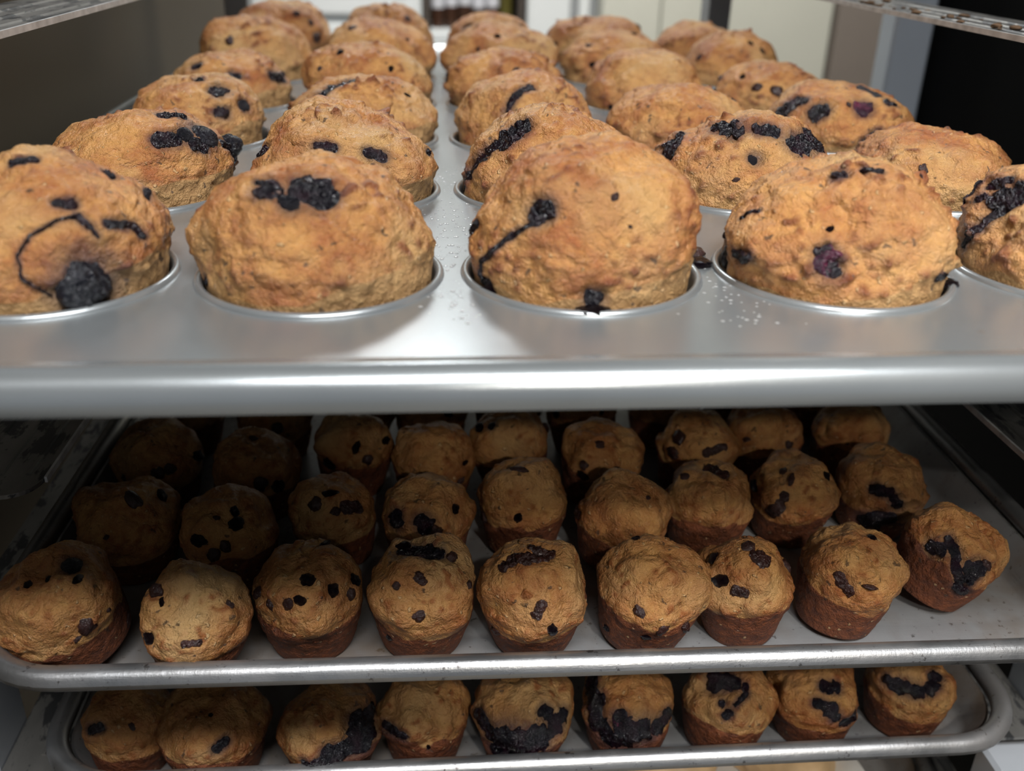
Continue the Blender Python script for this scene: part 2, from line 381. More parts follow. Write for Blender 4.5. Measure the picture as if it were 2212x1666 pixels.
# ------------------------------------------------------------------ baking pans
def rrect(hx, y0, y1, r, n=8):
    """rounded rectangle, counter-clockwise, with extra points along the long sides"""
    P = []
    for cx, cy, a0 in ((hx - r, y0 + r, -90), (hx - r, y1 - r, 0), (-hx + r, y1 - r, 90), (-hx + r, y0 + r, 180)):
        for k in range(n + 1):
            a = math.radians(a0 + 90 * k / n); P.append((cx + r * math.cos(a), cy + r * math.sin(a)))
        if a0 == -90: P += [(hx, y0 + (y1 - y0) * q) for q in (0.12, 0.2, 0.5, 0.8)]
        if a0 == 90: P += [(-hx, y0 + (y1 - y0) * q) for q in (0.8, 0.5, 0.2, 0.12)]
    return P

def loft(rings, cap_first=True):
    V = [p for r in rings for p in r]; n = len(rings[0]); F = []
    for k in range(len(rings) - 1):
        for i in range(n):
            j = (i + 1) % n; F.append((k * n + i, k * n + j, (k + 1) * n + j, (k + 1) * n + i))
    if cap_first: F.append(tuple(range(n)))
    return V, F

PITCH_X, PITCH_Y = 0.088, 0.1097
# --- the large muffin pan: sheet, rolled edge, thirty cups
pan = set_props(empty('muffin_pan', (0, 0, 0)), 'silver thirty-cup muffin pan holding the large blueberry muffins', 'muffin pan')
RH = 0.0412
mb = MB(); NH = 48
for j in range(6):
    for i in range(5):
        cx, cy = (i - 2) * PITCH_X, j * PITCH_Y; h, hy = PITCH_X / 2, PITCH_Y / 2; V = []
        for k in range(NH):
            a = 2 * math.pi * k / NH; c, s_ = math.cos(a), math.sin(a); m = min(h / max(abs(c), 1e-9), hy / max(abs(s_), 1e-9))
            V.append((cx + RH * c, cy + RH * s_, 0)); V.append((cx + m * c, cy + m * s_, 0))
        mb.add(V, [(2 * k, 2 * k + 1, (2 * k + 3) % (2 * NH), (2 * k + 2) % (2 * NH)) for k in range(NH)])
        mb.add([(cx + sx * h, cy + sy * hy, 0) for sx, sy in ((-1, -1), (1, -1), (1, 1), (-1, 1))], [])
        n0 = len(mb.V) - 4
        # the corner of each cell
        for q, (sx, sy) in enumerate(((-1, -1), (1, -1), (1, 1), (-1, 1))):
            ca = math.atan2(sy * hy, sx * h) % (2 * math.pi); k0 = int(ca / (2 * math.pi) * NH); b0 = n0 - 2 * NH
            mb.F.append((b0 + 2 * k0 + 1, n0 + q, b0 + (2 * k0 + 3) % (2 * NH)))
fx, fy0, fy1 = 0.230, -0.069, 0.615
a, b, c = 2.5 * PITCH_X, -PITCH_Y / 2, 5.5 * PITCH_Y
mb.add([(-fx, fy0, 0), (fx, fy0, 0), (fx, b, 0), (-fx, b, 0), (-fx, c, 0), (fx, c, 0), (fx, fy1, 0), (-fx, fy1, 0), (-a, b, 0), (-a, c, 0), (a, b, 0), (a, c, 0)],
       [(0, 1, 2, 10, 8, 3), (4, 9, 11, 5, 6, 7), (3, 8, 9, 4), (10, 2, 5, 11)])
sheet = mb.build('pan_sheet', M['pan'], pan)
EDGE = [(0.0, 0.0), (0.003, 0.0003), (0.006, 0.0016), (0.0085, 0.0030)]
for k in range(11):
    th = math.radians(82 - k * 10.6)
    EDGE.append((0.0100 + 0.0082 * math.cos(th), -0.0046 + 0.0082 * math.sin(th)))
rings = []
for d, z in EDGE:
    # the long sides slope down and out to a small upturned bead
    zs = min(z, -0.34 * min(d, 0.0150) + max(0, d - 0.0150) * 1.3) if len(rings) < 9 else -0.0051 + 0.0041 + (z - EDGE[8][1])
    rings.append([(x, y, z + (zs - z) * min(1, max(0, (abs(x) - fx + 0.002) / (d + 0.002))) * min(1, max(0, (y - fy0) / 0.06))) for x, y in rrect(fx + d, fy0 - d, fy1 + d, 0.004 + d, 6)])
V, F = loft(rings, False)
link('rolled_edge', mesh('rolled_edge', V, F), M['pan'], pan)
CUP = [(0.0413, 0.0), (0.0410, 0.0008), (0.0404, 0.0014), (0.0396, 0.0016), (0.0388, 0.0012), (0.0383, 0.0004), (0.0380, -0.0010), (0.0376, -0.004),
       (0.0358, -0.016), (0.0338, -0.027), (0.0322, -0.0315), (0.0290, -0.0335), (0.0, -0.0340)]
cupme = mesh('muffin_cup', *(lambda q: (q.V, q.F))(MB().lathe(CUP, n=72)))
cupme.materials.append(M['pan'])
for j in range(6):
    for i in range(5):
        o = link('muffin_cup', cupme, None, pan); o.location = ((i - 2) * PITCH_X, j * PITCH_Y, 0)
# condensation droplets on the flat between the second and third column
t = NT('grease_droplets'); M['drop'] = t.set(Base_Color=(0.62, 0.63, 0.62), Roughness=0.06, Metallic=0.3, Transmission_Weight=0.3, IOR=1.33)
mb = MB(); rnd = random.Random(3)
def droplet(x, y, r):
    V = []; F = []; n = 8
    for q, (f, g) in enumerate(((1.0, 0.0), (0.86, 0.30), (0.5, 0.52))):
        for k in range(n):
            a = 2 * math.pi * k / n; V.append((x + r * f * math.cos(a), y + r * f * math.sin(a), 0.00005 + r * g * 0.45))
    V.append((x, y, 0.00005 + r * 0.27))
    for q in range(2):
        for k in range(n): F.append((q * n + k, q * n + (k + 1) % n, (q + 1) * n + (k + 1) % n, (q + 1) * n + k))
    for k in range(n): F.append((2 * n + k, 2 * n + (k + 1) % n, 3 * n))
    mb.add(V, F)
placed = 0
while placed < 200:
    x = -0.044 + rnd.gauss(0, 0.007); y = rnd.uniform(-0.046, 0.16)
    ok = all(math.hypot(x - (i - 2) * PITCH_X, y - j * PITCH_Y) > 0.0422 for i in (1, 2) for j in range(3))
    if ok and (abs(x + 0.044) < 0.016): droplet(x, y, rnd.choice((0.0003, 0.0004, 0.0005, 0.0008))); placed += 1
placed = 0
while placed < 50:
    x = 0.044 + rnd.gauss(0, 0.008); y = rnd.uniform(-0.05, 0.02)
    if all(math.hypot(x - (i - 2) * PITCH_X, y) > 0.0422 for i in (2, 3)): droplet(x, y, rnd.choice((0.0004, 0.0005, 0.0007))); placed += 1
set_props(mb.build('droplets', M['drop'], pan, True), kind='stuff')

# --- sheet trays
def sheet_tray(name, label, zr, yfront, rz=0.0, depth=0.025, hx=0.2255, length=0.640, grp='sheet trays in the rack'):
    root = set_props(empty(name, (0, yfront, zr - depth), rz), label, 'tray', grp)
    R = 0.0048; zc = depth - R
    prof = [(-0.0600, 0.0012), (-0.0220, 0.0012), (-0.0200, 0.0012), (-0.0165, 0.0016), (-0.0145, 0.0030), (-0.0130, 0.0060), (-0.0095, 0.0130), (-0.0065, zc - 0.002)]
    inner = [[(x, y, z) for x, y in rrect(hx + d, 0.0055 - d, length - d * -1 - 0.0055, max(0.010, 0.036 + d), 9)] for d, z in prof]
    V, F = loft(inner, True)
    prof2 = [(-0.0055, zc - 0.002), (-0.0085, 0.0120), (-0.0125, 0.0050), (-0.0145, 0.0018), (-0.0170, 0.0), (-0.0200, 0.0)]
    outer = [[(x, y, z) for x, y in rrect(hx + d, 0.0055 - d, length - d * -1 - 0.0055, max(0.010, 0.036 + d), 9)] for d, z in prof2]
    V2, F2 = loft(outer, False); n2 = len(V2); n = len(outer[0]); F2.append(tuple(range(n2 - 1, n2 - n - 1, -1)))
    mb = MB().add(V, F).add(V2, F2)
    mb.build('tray_body', M['tray'], root, True)
    bead = []
    for k in range(13):
        a = 2 * math.pi * k / 12
        d, z = R * math.cos(a), zc + R * math.sin(a)
        bead.append([(x, y, z) for x, y in rrect(hx + d, 0.0055 - d, length + d - 0.0055, 0.036 + d, 10)])
    V, F = loft(bead, False)
    link('rolled_rim', mesh('rolled_rim', V, F), M['rim'], root)
    return root
MID_F = -0.164; BOT_F = -0.252; LOW_F = -0.339
tr1 = sheet_tray('sheet_tray', 'aluminium sheet tray of small muffins, directly under the muffin pan', -0.139, -0.0390, -0.012)
tr2 = sheet_tray('sheet_tray', 'aluminium sheet tray with dark juicy small muffins, second below the muffin pan', -0.2270, -0.0060)
tr3 = sheet_tray('sheet_tray', 'lowest aluminium sheet tray, lined with white parchment, at the bottom edge', -0.3140, 0.030)

# ------------------------------------------------------------------ muffins
def _hash(ix, iy, iz, seed):
    h = (ix.astype(np.uint32) * np.uint32(374761393) + iy.astype(np.uint32) * np.uint32(668265263)
         + iz.astype(np.uint32) * np.uint32(2147483647) + np.uint32((seed * 1274126177) & 0xffffffff))
    h = (h ^ (h >> np.uint32(13))) * np.uint32(1274126177)
    return h ^ (h >> np.uint32(16))
def vnoise(P, seed):
    """gradient noise, about -1..1"""
    i = np.floor(P).astype(np.int64); f = P - i; u = f * f * f * (f * (f * 6 - 15) + 10)
    out = 0
    for dx in (0, 1):
        for dy in (0, 1):
            for dz in (0, 1):
                h = _hash(i[:, 0] + dx, i[:, 1] + dy, i[:, 2] + dz, seed)
                gx = ((h & 1023) / 511.5 - 1); gy = (((h >> np.uint32(10)) & 1023) / 511.5 - 1); gz = (((h >> np.uint32(20)) & 1023) / 511.5 - 1)
                d = gx * (f[:, 0] - dx) + gy * (f[:, 1] - dy) + gz * (f[:, 2] - dz)
                wgt = (u[:, 0] if dx else 1 - u[:, 0]) * (u[:, 1] if dy else 1 - u[:, 1]) * (u[:, 2] if dz else 1 - u[:, 2])
                out = out + d * wgt
    return out * 1.6

def muffin_points(kind, R, h, seed, nu, nt, lean=(0, 0), full=0.85, lobes=(), rough=1.0, wall_h=None, nubs=1.0, tilt=(0, 0), wall_az=-25):
    """grid of surface points (metres, base at z = 0) with the attributes wall and nub"""
    rng = np.random.default_rng(seed)
    u = np.linspace(0, 2 * np.pi, nu, endpoint=False); t = np.linspace(0, 1, nt)
    U, T = np.meshgrid(u, t)
    if kind == 'large':
        zb, rb, zw, tw = -0.016, 0.0352 / R, (0.0035 if wall_h is None else wall_h), 0.13
        rw = np.minimum(0.0374, R * 0.975) / R; full = full + 0.14
    else:
        zb, rb, zw, tw = 0.0, 0.76, (0.46 * h if wall_h is None else wall_h), 0.30
        rw = 0.96
    s = np.clip(T / tw, 0, 1); phi = np.clip((T - tw) / (1 - tw), 0, 1) * np.pi / 2
    rr = np.where(T < tw, rb + (rw - rb) * s ** 0.9, 0)
    # shoulder blends from the wall radius to the dome radius
    dome_r = np.cos(phi) ** full; sh = np.clip((T - tw) / 0.14, 0, 1); sh = sh * sh * (3 - 2 * sh)
    rr = np.where(T >= tw, (rw + (1 - rw) * sh) * dome_r, rr)
    zz = np.where(T < tw, zb + (zw - zb) * s, zw + (h - zw) * np.sin(phi) ** 0.92)
    dome = np.clip((T - tw * 0.8) / 0.25, 0, 1)
    mod = np.ones_like(U)
    for k in range(2, 6):
        mod = mod + rng.normal(0, 0.020 if kind == 'large' else 0.022) * np.cos(k * U + rng.uniform(0, 6.28)) * dome
    for az, amp, wid, tc, tw_ in lobes:
        da = (U - math.radians(az) + np.pi) % (2 * np.pi) - np.pi
        mod = mod + amp * np.exp(-(da / math.radians(wid)) ** 2) * np.exp(-((T - tc) / tw_) ** 2)
    rad = R * rr * mod
    k = np.clip(zz / h, 0, 1) ** 1.4
    P = np.stack([rad * np.cos(U) + lean[0] * k, rad * np.sin(U) + lean[1] * k, zz], -1).reshape(-1, 3)
    tt = T.reshape(-1)
    C = np.array([lean[0] * 0.4, lean[1] * 0.4, 0.30 * h])
    N = P - C; N /= np.linalg.norm(N, axis=1)[:, None] + 1e-9
    sc = R / 0.039
    q = np.clip((tt - tw * 0.75) / 0.12, 0, 1) * rough
    wq = np.clip(1 - (tt - tw * 0.75) / 0.12, 0, 1)
    Q = P + rng.uniform(-5, 5, 3)
    n0 = vnoise(Q / (0.030 * sc), seed); n1 = vnoise(Q / (0.0125 * sc), seed + 1); n2 = vnoise(Q / (0.0058 * max(sc, .75)), seed + 2)
    n3 = vnoise(Q / (0.0027 * sc), seed + 3); n4 = vnoise(Q / 0.0013, seed + 4)
    # crusty nubs: clustered peaks
    clus = np.clip(vnoise(Q / (0.020 * sc), seed + 9) * 1.6 + 0.05, 0, 1)
    lipb = np.exp(-((tt - tw * 1.25) / 0.08) ** 2)
    nb = np.clip(vnoise(Q / (0.0040 * max(sc, .8)), seed + 7) - 0.08, 0, 1) * np.clip(clus + 0.55 * lipb, 0, 1) * 2.0
    crack = np.abs(vnoise(Q / (0.017 * sc), seed + 12)); cr = np.clip(1 - crack / 0.07, 0, 1) * np.clip(vnoise(Q / (0.03 * sc), seed + 13) * 2, 0, 1)
    d = q * sc * ((0.0036 if kind == 'large' else 0.0058) * n0 + (0.0017 if kind == 'large' else 0.0030) * n1 + 0.0010 * n2 + 0.00055 * n3 + 0.00028 * n4 + 0.0024 * nubs * nb - 0.0016 * cr)
    d = d + wq * sc * (0.0004 * n2 + 0.00035 * n3 + 0.0002 * n4)
    if kind == 'large': d = d * np.clip((P[:, 2] + 0.001) / 0.006, 0, 1)
    else: d = d * np.clip(P[:, 2] / 0.004, 0, 1)
    P = P + N * d[:, None]
    if kind == 'large':
        wz = 0.0020 + 0.0090 * np.clip(np.cos(U.reshape(-1) - math.radians(wall_az)), 0, 1) ** 1.5 + 0.003 * n1
        wall = np.clip(0.5 - (P[:, 2] - wz) / 0.004, 0, 1)
    else:
        wz = zw * 1.02 + 0.0035 * n1 + 0.0035 * np.cos(U.reshape(-1) - rng.uniform(0, 6.28))
        wall = np.clip(0.5 - (P[:, 2] - wz) / 0.004, 0, 1)
    nub = np.clip(nb * 1.9 * q, 0, 1)
    if kind != 'large':   # the rim of a small muffin browns more than its crown
        nub = np.clip(nub + 0.65 * np.exp(-((tt - tw * 1.25) / 0.16) ** 2) * np.clip(0.5 + 1.2 * n1, 0, 1), 0, 1)
    if tilt[0] or tilt[1]:
        ax, ay = math.radians(tilt[0]), math.radians(tilt[1])
        Rm = np.array(Matrix.Rotation(ay, 3, 'Y') @ Matrix.Rotation(ax, 3, 'X'))
        P = P @ Rm.T
        P[:, 2] -= P[:, 2].min() if kind != 'large' else 0
    return P, wall, nub

def muffin_mesh(name, P, wall, nub, nu, nt, mat, stain=None):
    nv = nu * nt
    idx = np.arange(nv).reshape(nt, nu); a = idx[:-1]; b = np.roll(a, -1, 1); d = idx[1:]; c = np.roll(d, -1, 1)
    F = np.stack([a, b, c, d], -1).reshape(-1, 4)
    F = F[:-nu] if False else F
    me = bpy.data.meshes.new(name)
    nf = len(F)
    me.vertices.add(nv); me.vertices.foreach_set('co', P.astype(np.float32).ravel())
    bot = list(range(nu - 1, -1, -1))
    me.loops.add(nf * 4 + nu); me.loops.foreach_set('vertex_index', np.concatenate([F.ravel(), bot]).astype(np.int32))
    me.polygons.add(nf + 1)
    me.polygons.foreach_set('loop_start', np.arange(nf + 1, dtype=np.int32) * 4)
    me.update(calc_edges=True); me.validate()
    for nm, arr in (('wall', wall), ('nub', nub), ('stain', nub * 0 if stain is None else stain)):
        at = me.attributes.new(nm, 'FLOAT', 'POINT'); at.data.foreach_set('value', arr.astype(np.float32))
    me.materials.append(mat)
    return me

def bvh_of(P, nu, nt):
    idx = np.arange(nu * nt).reshape(nt, nu); a = idx[:-1]; b = np.roll(a, -1, 1); d = idx[1:]; c = np.roll(d, -1, 1)
    F = np.stack([a, b, c, d], -1).reshape(-1, 4).tolist()
    return BVHTree.FromPolygons(P.tolist(), F)

# --- things baked into a muffin, all draped on or sunk into its surface
def stroke(bv, pts, width, height, seed, name, mat, parent, rag=0.35, taper=1.0):
    """a glossy streak or blot: pts on the surface (m), half width (m), following the crust"""
    rng = np.random.default_rng(seed)
    pts = [Vector(p) for p in pts]
    if len(pts) == 1: pts = [pts[0] + Vector((width * 0.01, 0, 0)), pts[0] - Vector((width * 0.01, 0, 0))]
    L = [0]
    for p, q in zip(pts, pts[1:]): L.append(L[-1] + (q - p).length)
    tot = max(L[-1], 1e-5); ext = width * 0.9
    ns = max(18, min(64, int((tot + 2 * ext) / 0.0005))); nw = max(9, min(21, int(width * 2 / 0.0006)))
    def at(sv):
        if sv <= 0: d = (pts[1] - pts[0]).normalized(); return pts[0] + d * sv, d
        for i in range(len(pts) - 1):
            if sv <= L[i + 1] or i == len(pts) - 2:
                d = (pts[i + 1] - pts[i]); l = d.length; d = d.normalized()
                return pts[i] + d * (sv - L[i]), d
    ph = rng.uniform(0, 6.28, 8); V = []; kf = max(1.0, min(4.0, (tot + 2 * ext) / (width * 4)))
    for i in range(ns):
        f = i / (ns - 1); sv = -ext + (tot + 2 * ext) * f
        c, d = at(sv)
        loc, nor, _, _ = bv.find_nearest(c)
        if loc is None: return None
        side = nor.cross(d); side = side.normalized() if side.length > 1e-6 else Vector((1, 0, 0))
        e = 1.0
        if sv < 0: e = math.sqrt(max(0.0, 1 - (sv / ext) ** 2))
        elif sv > tot: e = math.sqrt(max(0.0, 1 - ((sv - tot) / ext) ** 2))
        tp = 1.0 + (taper - 1.0) * min(max(sv / tot, 0), 1)
        wl = width * tp * e * (1 + rag * (0.6 * math.sin(kf * 5 * f + ph[0]) + 0.4 * math.sin(kf * 11 * f + ph[1]) + 0.25 * math.sin(kf * 19 * f + ph[2])))
        wr = width * tp * e * (1 + rag * (0.6 * math.sin(kf * 4 * f + ph[3]) + 0.4 * math.sin(kf * 12 * f + ph[4]) + 0.25 * math.sin(kf * 21 * f + ph[5])))
        for j in range(nw):
            g = j / (nw - 1) * 2 - 1
            p = c + side * (g * (wr if g > 0 else wl))
            l2, n2, _, _ = bv.find_nearest(p)
            hh = height * (max(0.0, 1 - g * g) ** 0.6) * (0.35 + 0.65 * e) * (0.45 + 1.1 * rng.random())
            edge = 1 if (j in (0, nw - 1) or i in (0, ns - 1)) else 0
            V.append(l2 + n2 * (-0.0006 if edge else hh))
    F = [(i * nw + j, i * nw + j + 1, (i + 1) * nw + j + 1, (i + 1) * nw + j) for i in range(ns - 1) for j in range(nw - 1)]
    return link(name, mesh(name, V, F), mat, parent)

BALL = {}
def ball_mesh(kind, seed, mat):
    key = (kind, seed)
    if key in BALL: return BALL[key]
    nu, nt = (36, 24) if kind == 'berry' else (18, 12)
    u = np.linspace(0, 2 * np.pi, nu, endpoint=False); t = np.linspace(0, np.pi, nt); U, T = np.meshgrid(u, t)
    P = np.stack([np.sin(T) * np.cos(U), np.sin(T) * np.sin(U), np.cos(T)], -1).reshape(-1, 3)
    if kind == 'berry':
        w_ = np.abs(vnoise(P * np.array([2.2, 5.0, 2.2]) + seed * 3.1, seed)); n_ = vnoise(P * 1.3 + seed, seed + 5)
        d = 1 + 0.12 * n_ - 0.30 * np.clip(0.35 - w_, 0, 1) + 0.035 * vnoise(P * 7, seed)
        P = P * d[:, None]; P[:, 2] *= 0.86
    else:
        d = 1 + 0.30 * vnoise(P * 1.6 + seed * 2.3, seed) + 0.14 * vnoise(P * 4 + seed, seed + 3)
        P = P * d[:, None]; P[:, 2] *= 0.8
    idx = np.arange(nu * nt).reshape(nt, nu); a = idx[:-1]; b = np.roll(a, -1, 1); d_ = idx[1:]; c = np.roll(d_, -1, 1)
    me = mesh(kind, P, np.stack([a, d_, c, b], -1).reshape(-1, 4)); me.materials.append(mat); me.validate()
    BALL[key] = me
    return me

def lump(bv, p, r, kind, seed, name, mat, parent, sink=0.35, asp=(1, 1)):
    loc, nor, _, _ = bv.find_nearest(Vector(p))
    if loc is None: return
    me = ball_mesh(kind, seed % 7, mat)
    o = link(name, me, None, parent)
    q = nor.to_track_quat('Z', 'Y'); rnd = random.Random(seed)
    o.rotation_mode = 'QUATERNION'; o.rotation_quaternion = q @ Matrix.Rotation(rnd.uniform(0, 6.28), 3, 'Z').to_quaternion()
    o.location = loc - nor * (r * sink); o.scale = (r * asp[0], r * asp[1], r * 0.9)
    return o

